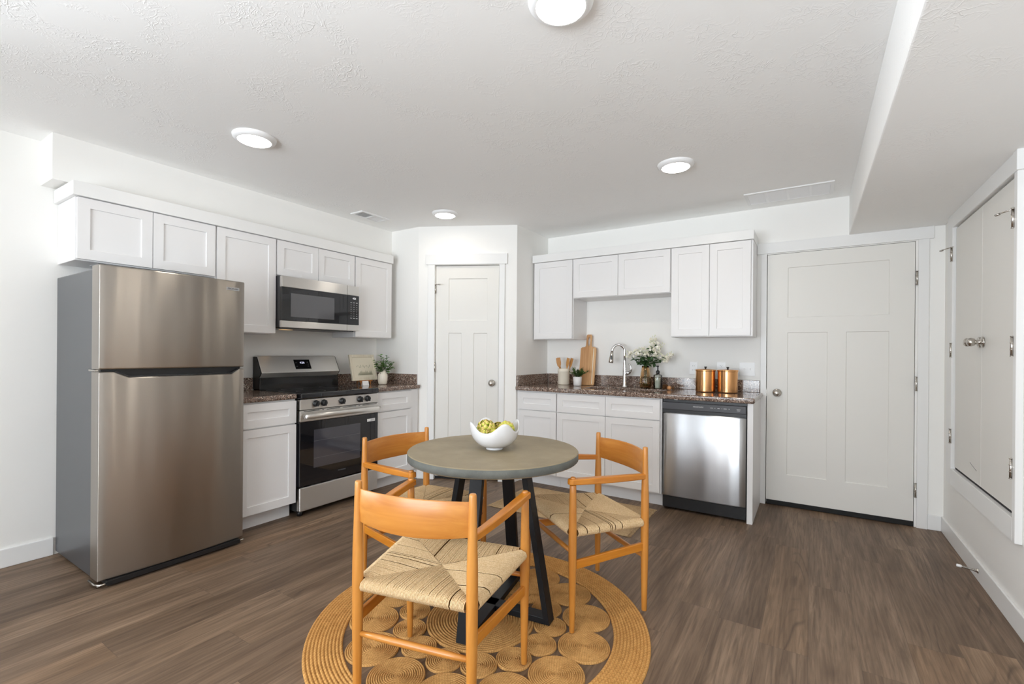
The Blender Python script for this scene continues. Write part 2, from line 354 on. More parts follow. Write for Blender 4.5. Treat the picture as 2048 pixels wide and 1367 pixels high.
    def build(s, name, mats, parent=None, bevel=0, seg=2, merge=True, solid=0, sub=0, loc=None, ang=35):
        if merge: bmesh.ops.remove_doubles(s.bm, verts=s.bm.verts, dist=1e-5)
        bmesh.ops.recalc_face_normals(s.bm, faces=s.bm.faces)
        me = bpy.data.meshes.new(name); s.bm.to_mesh(me); s.bm.free()
        if not isinstance(mats, (list, tuple)): mats = [mats]
        for m_ in mats: me.materials.append(M[m_] if isinstance(m_, str) else m_)
        o = bpy.data.objects.new(name, me); COL.objects.link(o)
        if loc is not None: o.location = loc
        if parent is not None: o.parent = parent
        if solid:
            md = o.modifiers.new('s', 'SOLIDIFY'); md.thickness = solid; md.offset = 0
        if sub:
            md = o.modifiers.new('u', 'SUBSURF'); md.levels = sub; md.render_levels = sub
        if bevel:
            md = o.modifiers.new('b', 'BEVEL'); md.width = bevel; md.segments = seg; md.limit_method = 'ANGLE'; md.angle_limit = math.radians(ang); md.harden_normals = False
        return o
def frame_m(origin, u, w_):
    """matrix of a panel frame: u along the width, z up, w outward"""
    u = Vector(u).normalized(); w_ = Vector(w_).normalized(); v = Vector((0, 0, 1))
    m = Matrix.Identity(4)
    for i in range(3): m[i][0] = u[i]; m[i][1] = v[i]; m[i][2] = w_[i]; m[i][3] = origin[i]
    return m
def thing(name, label, cat, loc=(0, 0, 0), rz=0, group=None):
    o = bpy.data.objects.new(name, None); COL.objects.link(o); o.location = loc; o.rotation_euler = (0, 0, rz); o.empty_display_size = 0.05
    return tag(o, label, cat, group)
def tag(o, label, cat, group=None, kind=None):
    o['label'] = label; o['category'] = cat
    if group: o['group'] = group
    if kind: o['kind'] = kind
    return o
def struct(o, label, cat): return tag(o, label, cat, None, 'structure')
def sub(o, label): o['label'] = label; return o
def text_mesh(txt, size, mat, M4, parent, name='lettering', align='CENTER', ext=0.0004):
    c = bpy.data.curves.new('t', 'FONT'); c.body = txt; c.size = size; c.align_x = align; c.align_y = 'CENTER'; c.extrude = ext; c.resolution_u = 3
    o = bpy.data.objects.new('t', c); COL.objects.link(o)
    bpy.context.view_layer.update()
    me = bpy.data.meshes.new_from_object(o.evaluated_get(bpy.context.evaluated_depsgraph_get()))
    bpy.data.objects.remove(o); me.name = name
    me.transform(M4); me.materials.clear(); me.materials.append(M[mat])
    n = bpy.data.objects.new(name, me); COL.objects.link(n); n.parent = parent; return n
def child_world(o, parent):
    """parent keeping the child's own coordinates (all our parts are modelled in world or thing space)"""
    o.parent = parent; return o
def copy_tree(o, parent=None):
    c = o.copy(); COL.objects.link(c); c.parent = parent
    for ch in list(o.children): copy_tree(ch, c)
    return c

# ------------------------------------------------------------------ room shell
WX, RX, WY, CZ = -3.80, 0.79, 4.362, 2.437     # left wall, right wall, sink wall, ceiling
PB, PC = Vector((-3.21, 3.315)), Vector((-2.352, 3.743))   # the corners of the angled pantry wall
PD = (PC-PB).normalized(); PN = Vector((PD.y, -PD.x))      # along it, and out of it into the room
g = G(); g.box(WX-.3, RX+.3, REAR_Y-.3, WY+.3, -0.12, 0); struct(g.build('floor', 'floor'), 'dark grey-brown wood-look plank floor', 'floor')
g = G(); g.box(WX-.3, RX+.3, REAR_Y-.3, WY+.3, CZ, CZ+.12); struct(g.build('ceiling', 'ceil'), 'white trowel-textured ceiling', 'ceiling')
g = G(); g.box(WX-.12, WX, REAR_Y-.12, SWN[0], 0, CZ); g.box(WX-.12, WX, SWN[1], WY+.12, 0, CZ); g.box(WX-.12, WX, SWN[0], SWN[1], 0, WZ0); g.box(WX-.12, WX, SWN[0], SWN[1], WZ1, CZ); struct(g.build('wall_left', 'wall'), 'white wall behind the refrigerator and range', 'wall')
DX0, DX1, DZ = -0.305, 0.632, 2.045
g = G(); g.box(WX, DX0, WY, WY+.12, 0, CZ); g.box(DX1, RX+.12, WY, WY+.12, 0, CZ); g.box(DX0, DX1, WY, WY+.12, DZ, CZ)
g.box(DX0, DX1, WY+.07, WY+.12, 0, DZ)
struct(g.build('wall_back', 'wall'), 'white wall behind the sink counter', 'wall')
HY0, HY1, HZ0, HZ1 = 2.965, 4.045, 0.502, 2.050     # opening of the cupboard doors in the right wall
g = G(); g.box(RX, RX+.12, REAR_Y-.12, HY0, 0, CZ); g.box(RX, RX+.12, HY1, WY+.12, 0, CZ); g.box(RX, RX+.12, HY0, HY1, 0, HZ0); g.box(RX, RX+.12, HY0, HY1, HZ1, CZ)
g.box(RX+.06, RX+.12, HY0, HY1, HZ0, HZ1)
struct(g.build('wall_right', 'wall'), 'white wall with the raised cupboard doors', 'wall')
g = G(); g.box(WX-.12, WIN[0], REAR_Y-.12, REAR_Y, 0, CZ); g.box(WIN[1], RX+.12, REAR_Y-.12, REAR_Y, 0, CZ)
g.box(WIN[0], WIN[1], REAR_Y-.12, REAR_Y, 0, WZ0); g.box(WIN[0], WIN[1], REAR_Y-.12, REAR_Y, WZ1, CZ)
struct(g.build('wall_front', 'wall'), 'white wall with a wide window facing the kitchen', 'wall')
def window(name, M4, a, b, label):
    """M4: u along the wall, z up, w into the room"""
    t_ = .05; g = G()
    g.box(a, b, WZ0, WZ0+t_, -.05, .015, M4); g.box(a, b, WZ1-t_, WZ1, -.05, .015, M4)
    g.box(a, a+t_, WZ0+t_, WZ1-t_, -.05, .015, M4); g.box(b-t_, b, WZ0+t_, WZ1-t_, -.05, .015, M4)
    g.box((a+b)/2-.02, (a+b)/2+.02, WZ0+t_, WZ1-t_, -.05, .01, M4)
    o = struct(g.build(name, 'trim', merge=False), label, 'window')
    g = G(); g.box(a+t_, b-t_, WZ0+t_, WZ1-t_, -.024, -.020, M4); g.build('window_pane', 'pane', o)
window('window_1', frame_m((0, REAR_Y, 0), (1, 0, 0), (0, 1, 0)), WIN[0], WIN[1], 'wide white framed window opposite the sink wall')
window('window_2', frame_m((WX, 0, 0), (0, 1, 0), (1, 0, 0)), SWN[0], SWN[1], 'white framed window in the left wall behind the camera')
# pantry walls: return, angled face with door opening, side
DU0, DU1, PZ = 0.168, 0.790, 2.062
pm = frame_m((PB.x, PB.y, 0), (PD.x, PD.y, 0), (PN.x, PN.y, 0)); PL = (PC-PB).length
g = G(); g.box(WX, PB.x, 3.315, 3.40, 0, CZ)
for a, b, c, d in ((0, DU0, 0, CZ), (DU1, PL, 0, CZ), (DU0, DU1, PZ, CZ)): g.box(a, b, c, d, -.10, 0, pm)
g.box(DU0, DU1, 0, PZ, -.11, -.06, pm)
g.box(PC.x-.09, PC.x, PC.y, WY, 0, CZ)
struct(g.build('wall_pantry', 'wall', merge=False), 'white angled corner wall with the pantry door', 'wall')
g = G(); g.box(WX, -3.582, 0.808, 3.315, 2.178, CZ); struct(g.build('wall_soffit', 'wall'), 'white boxed soffit above the upper cabinets', 'soffit')
g = G(); g.box(0.242, RX, REAR_Y, WY, 2.137, CZ); struct(g.build('wall_bulkhead', 'ceil', bevel=.006), 'white dropped bulkhead along the right side of the ceiling', 'bulkhead')
BH, BT = 0.105, 0.013
def baseboard(name, boxes, label, M4=None):
    g = G()
    for b in boxes: g.box(*b, M4)
    return struct(g.build(name, 'trim', bevel=.004, seg=2), label, 'baseboard')
baseboard('baseboard_left', [(WX, WX+BT, REAR_Y, 0.872, 0, BH)], 'white baseboard on the left wall beside the refrigerator')
baseboard('baseboard_right', [(RX-BT, RX, REAR_Y, WY, 0, BH)], 'white baseboard along the right wall')
baseboard('baseboard_back', [(0.705, RX-BT, WY-BT, WY, 0, BH)], 'short white baseboard piece right of the entry door')
baseboard('baseboard_pantry', [(0.0, 0.098, 0, BH, 0, BT)], 'short white baseboard left of the pantry door', pm)
baseboard('baseboard_pantry_right', [(0.848, PL, 0, BH, 0, BT)], 'short white baseboard right of the pantry door', pm)
baseboard('baseboard_front', [(WX+BT, RX-BT, REAR_Y, REAR_Y+BT, 0, BH)], 'white baseboard under the windows')

# door casings
def casing(name, M4, u0, u1, ztop, wl, wr, headz, hl, hr, label, th=.018, z0=0.0):
    g = G()
    g.box(u0-wl, u0, z0, ztop, 0, th, M4); g.box(u1, u1+wr, z0, ztop, 0, th, M4)
    g.box(u0-wl-hl, u1+wr+hr, ztop, headz, 0, th+.005, M4)
    return struct(g.build(name, 'trim', merge=False, bevel=.0015, seg=1), label, 'door casing')
casing('trim_1', pm, DU0-.002, DU1+.002, PZ+.003, .066, .054, 2.165, .022, .023, 'white casing around the pantry door')
bmx = frame_m((0, WY, 0), (1, 0, 0), (0, -1, 0))
casing('trim_2', bmx, DX0, DX1+.012, DZ+.006, .042, .06, 2.1365, .03, .024, 'white casing around the wide entry door')
rm_ = frame_m((RX, 0, 0), (0, -1, 0), (-1, 0, 0))      # right wall frame: u = -y
g = G()
cy0, cy1, cz0, cz1 = HY0-.038, HY1+.118, HZ0-.105, 2.1365
g.box(-cy1, -HY1, cz0, cz1, 0, .025, rm_); g.box(-HY0, -cy0, cz0, 2.045, 0, .025, rm_); g.box(-HY0, -cy0+.012, 2.045, cz1, 0, .03, rm_)
g.box(-HY1, -HY0, HZ1, cz1, 0, .025, rm_); g.box(-HY1, -HY0, cz0, HZ0, 0, .025, rm_)
struct(g.build('trim_3', 'trim', merge=False, bevel=.0015, seg=1), 'white casing around the raised cupboard doors', 'door casing')

def craftsman(M4, u0, u1, z0, z1, pu, pz, th=.035, dep=.008):
    us = [u0, pu[0], pu[1], pu[2], pu[3], u1]; vs_ = [z0, pz[0], pz[1], pz[2], pz[3], z1]
    return G().slab(us, vs_, {(1, 1), (3, 1), (1, 3), (2, 3), (3, 3)}, th, dep, M4)
def knob(M4, parent, r=.027):
    g = G(); g.lathe([(0, 0), (r+.005, 0), (r+.006, .005), (r, .009), (.012, .012), (.011, .03), (r*.8, .036), (r, .048), (r*.96, .058), (r*.6, .066), (0, .068)], 28, M4)
    return g.build('door_knob', 'nickel', parent)
def hinge(M4, u, z, parent, hgt=.09, w=.012):
    g = G(); m2 = M4 @ Matrix.Translation((u, z, 0))
    g.tube([m2 @ Vector((0, -hgt/2, .006)), m2 @ Vector((0, hgt/2, .006))], .006, 10)
    g.box(-w, w, -hgt/2, hgt/2, 0, .003, m2)
    for k in (-.5, -.17, .17, .5): g.tube([m2 @ Vector((0, hgt*k-.002, .006)), m2 @ Vector((0, hgt*k+.002, .006))], .0072, 10)
    return g.build('hinge', 'nickel', parent)
def hinge_stop(M4, u, z, parent, sgn=1, ln=.06):
    g = G(); m2 = M4 @ Matrix.Translation((u, z, 0))
    g.tube([m2 @ Vector((0, 0, .006)), m2 @ Vector((sgn*ln*.5, -.004, .03)), m2 @ Vector((sgn*ln, -.006, .045))], .0035, 8)
    g.tube([m2 @ Vector((sgn*ln*.9, -.006, .04)), m2 @ Vector((sgn*ln*1.18, -.008, .05))], .006, 8)
    g.box(-.008, .012, -.002, .002, 0, .014, m2)
    return g.build('hinge_stop', 'nickel', parent)
# pantry door
off = .012
pmi = pm @ Matrix.Translation((0, 0, -off))
o = craftsman(pmi, DU0+.004, DU1-.004, .030, PZ-.006, (.300, .424, .546, .674), (.24, 1.408, 1.532, 1.933)).build('door_1', 'door', bevel=.002, seg=1)
struct(o, 'narrow white three-panel pantry door in the angled wall', 'door')
knob(pmi @ Matrix.Translation((.724, .932, 0)), o)
g = G(); g.box(DU0+.004, DU1-.004, .003, .029, -.035, -.02, pm); g.build('floor_gap', 'dark_void', o)  # dark strip standing for the shade under the door
for z in (1.832, 1.078, .30): hinge(pm, DU0+.001, z, o, .085, .006)
hinge_stop(pm, DU0+.001, 1.878, o, 1, .05)
# entry door
bmi = bmx @ Matrix.Translation((0, 0, 0.0))
dm = bmx @ Matrix.Translation((0, 0, .004))
o = craftsman(dm, DX0+.004, DX1-.004, .040, DZ-.004, (-.155, .110, .230, .484), (.258, 1.402, 1.526, 1.925), .04, .007).build('door_2', 'door', bevel=.002, seg=1)
struct(o, 'wide white three-panel entry door with round knob', 'door')
knob(dm @ Matrix.Translation((-.227, .915, 0)), o)
for z in (1.778, 1.024, .266): hinge(bmx @ Matrix.Translation((0, 0, .012)), DX1+.006, z, o, .10, .008)
g = G(); g.box(DX0+.008, DX1-.004, .004, .0385, -.02, .006, bmx); g.build('door_sweep', 'dark_void', o)
g = G(); g.box(-.315, -.303, .885, .945, .001, .006, bmx); g.build('strike_plate', 'nickel', o)
# raised cupboard doors in the right wall (two leaves)
dr = rm_ @ Matrix.Translation((0, 0, .008))
mid = (HY0+HY1)/2 - .012
g = G(); g.slab([-HY1+.012, -mid-.001], [HZ0+.014, HZ1-.010], set(), .03, 0, dr)
o = g.build('door_3', 'door', bevel=.0015, seg=1); struct(o, 'pair of plain white raised cupboard doors with hinges on both sides', 'door')
g = G(); g.slab([-mid+.001, -HY0-.004], [HZ0+.014, HZ1-.010], set(), .03, 0, dr); g.build('door_leaf', 'door', o, bevel=.0015, seg=1)
for dy in (.030, -.030): knob(dr @ Matrix.Translation((-mid+dy, 1.30, 0)), o, .024)
for z in (1.878, 1.262, .71): hinge(rm_ @ Matrix.Translation((0, 0, .022)), -HY1-.003, z, o, .09, .007)
for z in (1.845, 1.27, .722): hinge(rm_ @ Matrix.Translation((0, 0, .022)), -HY0-.001, z, o, .09, .007)
hinge_stop(rm_ @ Matrix.Translation((0, 0, .02)), -HY1-.003, 1.925, o, -1, .06)
hinge_stop(rm_ @ Matrix.Translation((0, 0, .02)), -HY0-.001, 1.885, o, -1, .05)
g = G(); g.box(-HY1+.01, -HY0-.002, HZ0+.0005, HZ0+.013, -.03, .004, rm_); g.build('threshold_gap', 'dark_void', o)  # black strip in place of shade in the recess below the leaves
g = G()
pts = [dr @ Vector(p) for p in ((-3.69, .612, .0005), (-3.66, .604, .0005), (-3.60, .594, .0005), (-3.565, .588, .0005))]
g.tube(pts, .0009, 6); sub(g.build('scuff_mark', 'print_grey', o), 'thin dark scuff')

# door stop on the right baseboard
t = thing('door_stop', 'short spring door stop with white tip on the right baseboard', 'door stop', (RX-BT, 3.50, .058))
g = G(); g.lathe([(0, 0), (.014, 0), (.014, .003), (.008, .008), (.007, .014), (0, .014)], 20, Matrix.Rotation(-PI/2, 4, 'Y')); g.build('base', 'nickel', t)
g = G(); N_ = 90; g.tube([(-.012-.055*i/N_, .0055*math.cos(i*.9), .0055*math.sin(i*.9)+.008*i/N_) for i in range(N_+1)], .0016, 6); g.build('spring', 'nickel', t)
g = G(); g.tube([(-.066, 0, .008), (-.072, 0, .009), (-.085, 0, .010), (-.088, 0, .010)], [.006, .008, .008, .006], 14); g.build('rubber_tip', 'plastic_w', t)

# ------------------------------------------------------------------ ceiling fixtures
LL = ['flat round ceiling light nearest the camera, cut by the top of the photo', 'flat round ceiling light in front of the refrigerator run, on the left',
      'flat round ceiling light in front of the sink cabinets, on the right', 'flat round ceiling light above the pantry door corner']
proto = None
LL += ['flat round ceiling light in the rear half of the room, out of the photo']*4
for i, (x, y) in enumerate(LAMP_XY+ADDED_LAMP_XY):
    if proto is None:
        t = proto = thing('ceiling_light', LL[0], 'ceiling light', (x, y, CZ), 0, 'round ceiling lights')
        g = G(); g.lathe([(.086, -.024), (.094, -.024), (.110, -.012), (.113, -.002), (.113, 0), (.0, 0)], 48); g.build('rim', 'plastic_w', t)
        g = G(); g.lathe([(.086, -.022), (.08, -.026), (.05, -.031), (0, -.033)], 48); g.build('diffuser', 'led', t)
    else:
        t = copy_tree(proto); t.location = (x, y, CZ); t['label'] = LL[i]
# air return by the sink wall
t = thing('ceiling_return_grille', 'long four-section white return grille in the ceiling by the bulkhead', 'vent', (-.15, 4.065, CZ))
g = G(); x0, x1, y0, y1 = -.285, .285, -.15, .15
for b in ((x0, x1, y0, y0+.022), (x0, x1, y1-.022, y1), (x0, x0+.022, y0+.022, y1-.022), (x1-.022, x1, y0+.022, y1-.022)): g.box(*b, -.008, -.0004)
for k in (1, 2, 3): g.box(x0+.57*k/4-.008, x0+.57*k/4+.008, y0+.022, y1-.022, -.006, -.0004)
g.build('frame', 'plastic_w', t, merge=False)
g = G()
for k in range(22):
    yy = y0+.030+k*.0114; g.box(x0+.0225, x1-.0225, -.0005, .0005, -.0045, .0035, Matrix.Translation((0, yy, -.0030)) @ Matrix.Rotation(.7, 4, 'X'))
g.build('louvers', 'plastic_w', t, merge=False)
t = thing('ceiling_register', 'small two-section white register in the ceiling near the soffit', 'vent', (-3.333, 2.83, CZ))
g = G(); x0, x1, y0, y1 = -.078, .078, -.155, .155
for b in ((x0, x1, y0, y0+.022), (x0, x1, y1-.022, y1), (x0, x0+.018, y0+.022, y1-.022), (x1-.018, x1, y0+.022, y1-.022), (x0+.018, x1-.018, -.010, .010)): g.box(*b, -.009, -.0004)
g.build('frame', 'plastic_w', t, merge=False)
g = G()
for s_ in (-1, 1):
    for k in range(8): g.box(-.0006, .0006, 0, .122, -.0055, .0035, Matrix.Translation((x0+.026+k*.0148, .0105 if s_ > 0 else -.1325, -.0035)) @ Matrix.Rotation(.75*s_, 4, 'Y'))
g.build('louvers', 'plastic_w', t, merge=False)
g = G(); g.box(x0+.019, x1-.019, y0+.023, y1-.023, .0, .0009)
g.build('duct_opening', 'duct', t, loc=(0, 0, -.0015))  # flat grey plate standing for the shade inside the duct

# ------------------------------------------------------------------ cabinets
def shaker(M4, u0, u1, z0, z1, parent, name='door', st=.056, th=.019, dep=.009):
    s_ = min(st, (u1-u0)*.3, (z1-z0)*.34)
    g = G().slab([u0, u0+s_, u1-s_, u1], [z0, z0+s_, z1-s_, z1], {(1, 1)}, th, dep, M4)
    return g.build(name, 'cab', parent, bevel=.0016, seg=2)
def hidden_hinges(): pass
# left run faces +X ; panel frame u = +y
def LM(x): return frame_m((x, 0, 0), (0, 1, 0), (1, 0, 0))
def RM(y): return frame_m((0, y, 0), (1, 0, 0), (0, -1, 0))
XU = -3.475
def upper_left(y0, y1, z0, z1, doors, label, dz0):
    t = thing('upper_cabinet', label, 'cabinet', (WX, (y0+y1)/2, z0), 0, 'upper cabinets on the range wall')
    inv = Matrix.Translation((-WX, -(y0+y1)/2, -z0))
    g = G(); g.box(WX+.002, XU-.021, y0, y1, z0, z1, inv); g.build('body', 'cab', t, bevel=.001, seg=1)
    for a, b in doors: shaker(inv @ LM(XU), a, b, dz0, 2.083, t)
    return t
upper_left(.882, 1.612, 1.728, 2.086, [(.888, 1.243), (1.247, 1.608)], 'short two-door white upper cabinet over the refrigerator', 1.736)
upper_left(1.614, 2.044, 1.352, 2.086, [(1.619, 2.041)], 'tall one-door white upper cabinet between refrigerator and microwave', 1.359)
upper_left(2.048, 2.780, 1.806, 2.086, [(2.053, 2.407), (2.411, 2.776)], 'short two-door white upper cabinet over the microwave', 1.812)
upper_left(2.784, 3.225, 1.352, 2.086, [(2.789, 3.218)], 'tall one-door white upper cabinet right of the microwave', 1.359)
g = G(); g.box(WX+.004, -3.458, .864, 3.225, 2.087, 2.166); tag(g.build('cabinet_crown', 'trim', bevel=.002), 'flat white crown board along the top of the left upper cabinets', 'crown molding')
YU = 4.03
def upper_right(x0, x1, z0, z1, doors, label, dz0, dz1=2.112):
    t = thing('upper_cabinet', label, 'cabinet', ((x0+x1)/2, WY, z0), 0, 'upper cabinets on the sink wall')
    inv = Matrix.Translation((-(x0+x1)/2, -WY, -z0))
    g = G(); g.box(x0, x1, YU+.021, WY-.002, z0, z1, inv); g.build('body', 'cab', t, bevel=.001, seg=1)
    for a, b in doors: shaker(inv @ RM(YU), a, b, dz0, dz1, t)
    return t
upper_right(-2.340, -1.905, 1.358, 2.116, [(-2.323, -1.912)], 'tall one-door white upper cabinet beside the pantry wall', 1.364)
upper_right(-1.903, -1.000, 1.742, 2.116, [(-1.898, -1.463), (-1.459, -1.005)], 'short two-door white upper cabinet above the faucet', 1.747)
upper_right(-.998, -.379, 1.366, 2.116, [(-.992, -.695), (-.691, -.394)], 'tall two-door white upper cabinet above the copper canisters', 1.374)
g = G(); g.box(-2.343, -.372, YU-.012, WY-.003, 2.1165, 2.190); tag(g.build('cabinet_crown', 'trim', bevel=.002), 'flat white crown board along the top of the sink-side upper cabinets', 'crown molding')

XB = -3.18
def base_left(y0, y1, d0, d1, label):
    t = thing('base_cabinet', label, 'cabinet', (WX, (y0+y1)/2, 0), 0, 'base cabinets on the range wall'); inv = Matrix.Translation((-WX, -(y0+y1)/2, 0))
    g = G(); g.box(WX+.002, XB-.021, y0, y1, .108, .870, inv); g.build('body', 'cab', t, bevel=.001, seg=1)
    g = G(); g.box(WX+.01, -3.265, y0, y1, 0, .108, inv); g.build('toe_kick', 'toe', t)
    shaker(inv @ LM(XB), d0, d1, .697, .860, t, 'drawer'); shaker(inv @ LM(XB), d0, d1, .112, .687, t)
    return t
base_left(1.62, 2.034, 1.625, 2.031, 'white one-door base cabinet between refrigerator and range')
t = base_left(2.786, 3.311, 2.792, 3.205, 'white one-door base cabinet right of the range')
inv = Matrix.Translation((-WX, -(2.786+3.311)/2, 0))
g = G(); g.box(XB-.021, XB-.006, 3.209, 3.29, .108, .870, inv); g.build('filler_strip', 'cab', t, bevel=.001)
def counter_left(y0, y1, label, pantry=False):
    t = thing('countertop', label, 'countertop', (WX, (y0+y1)/2, .872)); inv = Matrix.Translation((-WX, -(y0+y1)/2, -.872))
    g = G(); g.box(WX+.002, -3.168, y0, y1, .872, .910, inv); g.build('slab', 'granite', t, bevel=.014, seg=4)
    g = G(); g.box(WX+.002, WX+.022, y0, y1, .9105, 1.008, inv); g.build('backsplash', 'granite', t, bevel=.002)
    if pantry:
        g = G(); g.box(WX+.0225, -3.215, y1-.02, y1, .9105, 1.008, inv); g.build('backsplash', 'granite', t, bevel=.002)
    return t
counter_left(1.60, 2.034, 'brown speckled granite countertop between refrigerator and range')
counter_left(2.782, 3.312, 'brown speckled granite countertop right of the range', True)

YB = 3.742
def base_right(x0, x1, cols, label):
    t = thing('base_cabinet', label, 'cabinet', ((x0+x1)/2, WY, 0), 0, 'base cabinets under the sink counter'); inv = Matrix.Translation((-(x0+x1)/2, -WY, 0))
    g = G()
    if len(cols) > 1:
        for bb in ((x0, x0+.016, YB+.021, WY-.004, .108, .870), (x1-.016, x1, YB+.021, WY-.004, .108, .870), (x0+.016, x1-.016, YB+.021, WY-.004, .108, .126), (x0+.016, x1-.016, WY-.016, WY-.004, .126, .870), (x0+.016, x1-.016, YB+.021, YB+.039, .126, .870)): g.box(*bb, inv)
    else: g.box(x0, x1, YB+.021, WY-.002, .108, .870, inv)
    g.build('body', 'cab', t, bevel=.001, seg=1, merge=False)
    g = G(); g.box(x0, x1, YB+.09, WY-.01, 0, .108, inv); g.build('toe_kick', 'toe', t)
    for a, b in cols: shaker(inv @ RM(YB), a, b, .697, .858, t, 'drawer'); shaker(inv @ RM(YB), a, b, .122, .690, t)
    return t
base_right(-2.348, -1.922, [(-2.322, -1.926)], 'white one-door base cabinet beside the pantry wall')
base_right(-1.920, -.990, [(-1.914, -1.461), (-1.457, -1.004)], 'white two-door sink base cabinet next to the dishwasher')
g = G(); g.box(-.381, -.343, YB+.01, WY-.002, 0, .871); tag(g.build('end_panel', 'cab', bevel=.0015), 'white upright end panel right of the dishwasher', 'cabinet panel')

# sink counter with sink cut-out
SX0, SX1, SY0, SY1 = -1.735, -1.055, 3.855, 4.165
CXM = (-2.348-.330)/2
t = thing('countertop', 'long brown speckled granite countertop holding the sink', 'countertop', (CXM, WY, .872)); inv = Matrix.Translation((-CXM, -WY, -.872))
g = G()
z0, z1 = .872, .910; xa, xb, ya, yb = -2.350, -.330, 3.722, WY-.002
# slab built as one ring around the cut-out
def ring(z): return [(xa, ya, z), (xb, ya, z), (xb, yb, z), (xa, yb, z)], [(SX0, SY0, z), (SX1, SY0, z), (SX1, SY1, z), (SX0, SY1, z)]
ot, it = ring(z1); ob, ib = ring(z0)
vs_ = [inv @ Vector(p) for p in ot+it+ob+ib]
fs = []
for k in range(4):
    n = (k+1) % 4
    fs += [(k, n, 4+n, 4+k), (8+k, 12+k, 12+n, 8+n), (k, 8+k, 8+n, n), (4+k, 4+n, 12+n, 12+k)]
g.vface(vs_, fs); g.build('slab', 'granite', t, bevel=.013, seg=4)
g = G(); g.box(-2.326, -.352, WY-.022, WY-.002, .9105, 1.010, inv); g.build('backsplash', 'granite', t, bevel=.002)
g = G(); g.box(-2.350, -2.330, 3.742, WY-.0225, .9105, 1.010, inv); g.build('backsplash', 'granite', t, bevel=.002)
t = thing('kitchen_sink', 'undermount stainless steel sink basin in the granite counter', 'sink', ((SX0+SX1)/2, (SY0+SY1)/2, .72))
g = G(); cx, cy = (SX0+SX1)/2, (SY0+SY1)/2; hx, hy = (SX1-SX0)/2+.004, (SY1-SY0)/2+.004
vs_ = [(-hx, -hy, .151), (hx, -hy, .151), (hx, hy, .151), (-hx, hy, .151), (-hx+.02, -hy+.02, 0), (hx-.02, -hy+.02, 0), (hx-.02, hy-.02, 0), (-hx+.02, hy-.02, 0)]
g.vface(vs_, [(4, 5, 6, 7), (0, 1, 5, 4), (1, 2, 6, 5), (2, 3, 7, 6), (3, 0, 4, 7)]); g.build('basin', 'steel_app', t, solid=.003)
g = G(); g.lathe([(0, .004), (.03, .004), (.042, .006), (.045, .002), (0, .002)], 28); g.build('drain', 'chrome', t)
# faucet
t = thing('kitchen_faucet', 'tall chrome pull-down faucet behind the sink', 'faucet', (-1.462, 4.232, .9105), math.radians(8))
g = G(); g.lathe([(0, 0), (.027, 0), (.027, .006), (.021, .012), (.019, .03), (.0185, .15), (.016, .20), (.0135, .24), (.0128, .25)], 28); g.build('body', 'chrome', t)
g = G(); pts = [(0, 0, .245), (0, 0, .30)]+[(-.055*(1-math.cos(a)) if True else 0, -.018*(1-math.cos(a)), .33+.065*math.sin(a)) for a in [PI*k/14 for k in range(0, 14)]]
g.tube(pts+[(-.112, -.037, .318)], .0125, 16); g.build('spout', 'chrome', t)
g = G(); g.tube([(-.111, -.037, .330), (-.113, -.037, .305), (-.119, -.039, .24), (-.122, -.040, .225)], [.0135, .0155, .0215, .0205], 18); h = g.build('spray_head', 'nickel', t)
g = G(); g.box(-.0075, .0075, -.004, .004, -.02, .02, Matrix.Translation((-.113, -.0565, .275))); g.build('spray_button', 'black', h, bevel=.003)
g = G(); g.tube([(.012, 0, .125), (.034, -.004, .135), (.046, -.006, .142)], [.017, .018, .014], 14); g.tube([(.046, -.006, .135), (.062, -.012, .165), (.060, -.014, .195), (.040, -.014, .222)], [.013, .011, .009, .006], 12); g.build('lever', 'chrome', t)

# ------------------------------------------------------------------ refrigerator
t = thing('refrigerator', 'tall stainless steel top-freezer refrigerator against the left wall', 'refrigerator', (-3.42, 1.225, 0)); inv = Matrix.Translation((3.42, -1.225, 0))
fy0, fy1 = .866, 1.588
g = G(); g.box(-3.785, -3.176, .878, 1.583, .022, 1.648, inv); g.build('body', 'fridge_side', t, bevel=.006)
g = G(); g.box(-3.175, -3.160, .885, 1.576, .06, 1.64, inv); g.build('gasket', 'black', t)
def crowned(name, y0, y1, zb, ztop):
    """door with a gently crowned front; ztop = list of (y, z) along its upper edge"""
    ys = sorted(set([round(y0+(y1-y0)*k/28, 5) for k in range(29)]+[round(y, 5) for y, z in ztop])); yc = (y0+y1)/2
    def zt_(y):
        for (a, za), (b, zb_) in zip(ztop, ztop[1:]):
            if a <= y <= b+1e-6: return za+(zb_-za)*(y-a)/max(b-a, 1e-6)
        return ztop[-1][1]
    g = G(); E = .005; cols = []
    for y in ys:
        xf = -3.036-.145*(y-yc)**2; z1 = zt_(min(max(y, y0), y1))
        cols.append([g.bm.verts.new(inv @ Vector(p)) for p in ((-3.160, y, zb), (xf-E, y, zb), (xf, y, zb+E), (xf, y, z1-E), (xf-E, y, z1), (-3.160, y, z1))])
    for A, B in zip(cols, cols[1:]):
        for k in range(6): f = g.bm.faces.new((A[k], A[(k+1) % 6], B[(k+1) % 6], B[k])); f.smooth = (k == 2)
    g.bm.faces.new(list(reversed(cols[0]))); g.bm.faces.new(cols[-1])
    return g.build(name, 'steel', t, bevel=.004, seg=2, ang=40)
top = crowned('freezer_door', fy0, fy1, 1.121, [(fy0, 1.660), (fy1, 1.660)])
zt = 1.108
low = crowned('refrigerator_door', fy0, fy1, .036, [(fy0, zt), (fy0+.062, zt), (fy0+.125, zt-.030), (fy1-.075, zt-.030), (fy1-.028, zt), (fy1, zt)])
g = G(); g.box(-3.158, -3.085, fy0+.015, fy1-.01, zt-.0295, 1.1205, inv); g.build('handle_recess', 'black', t)
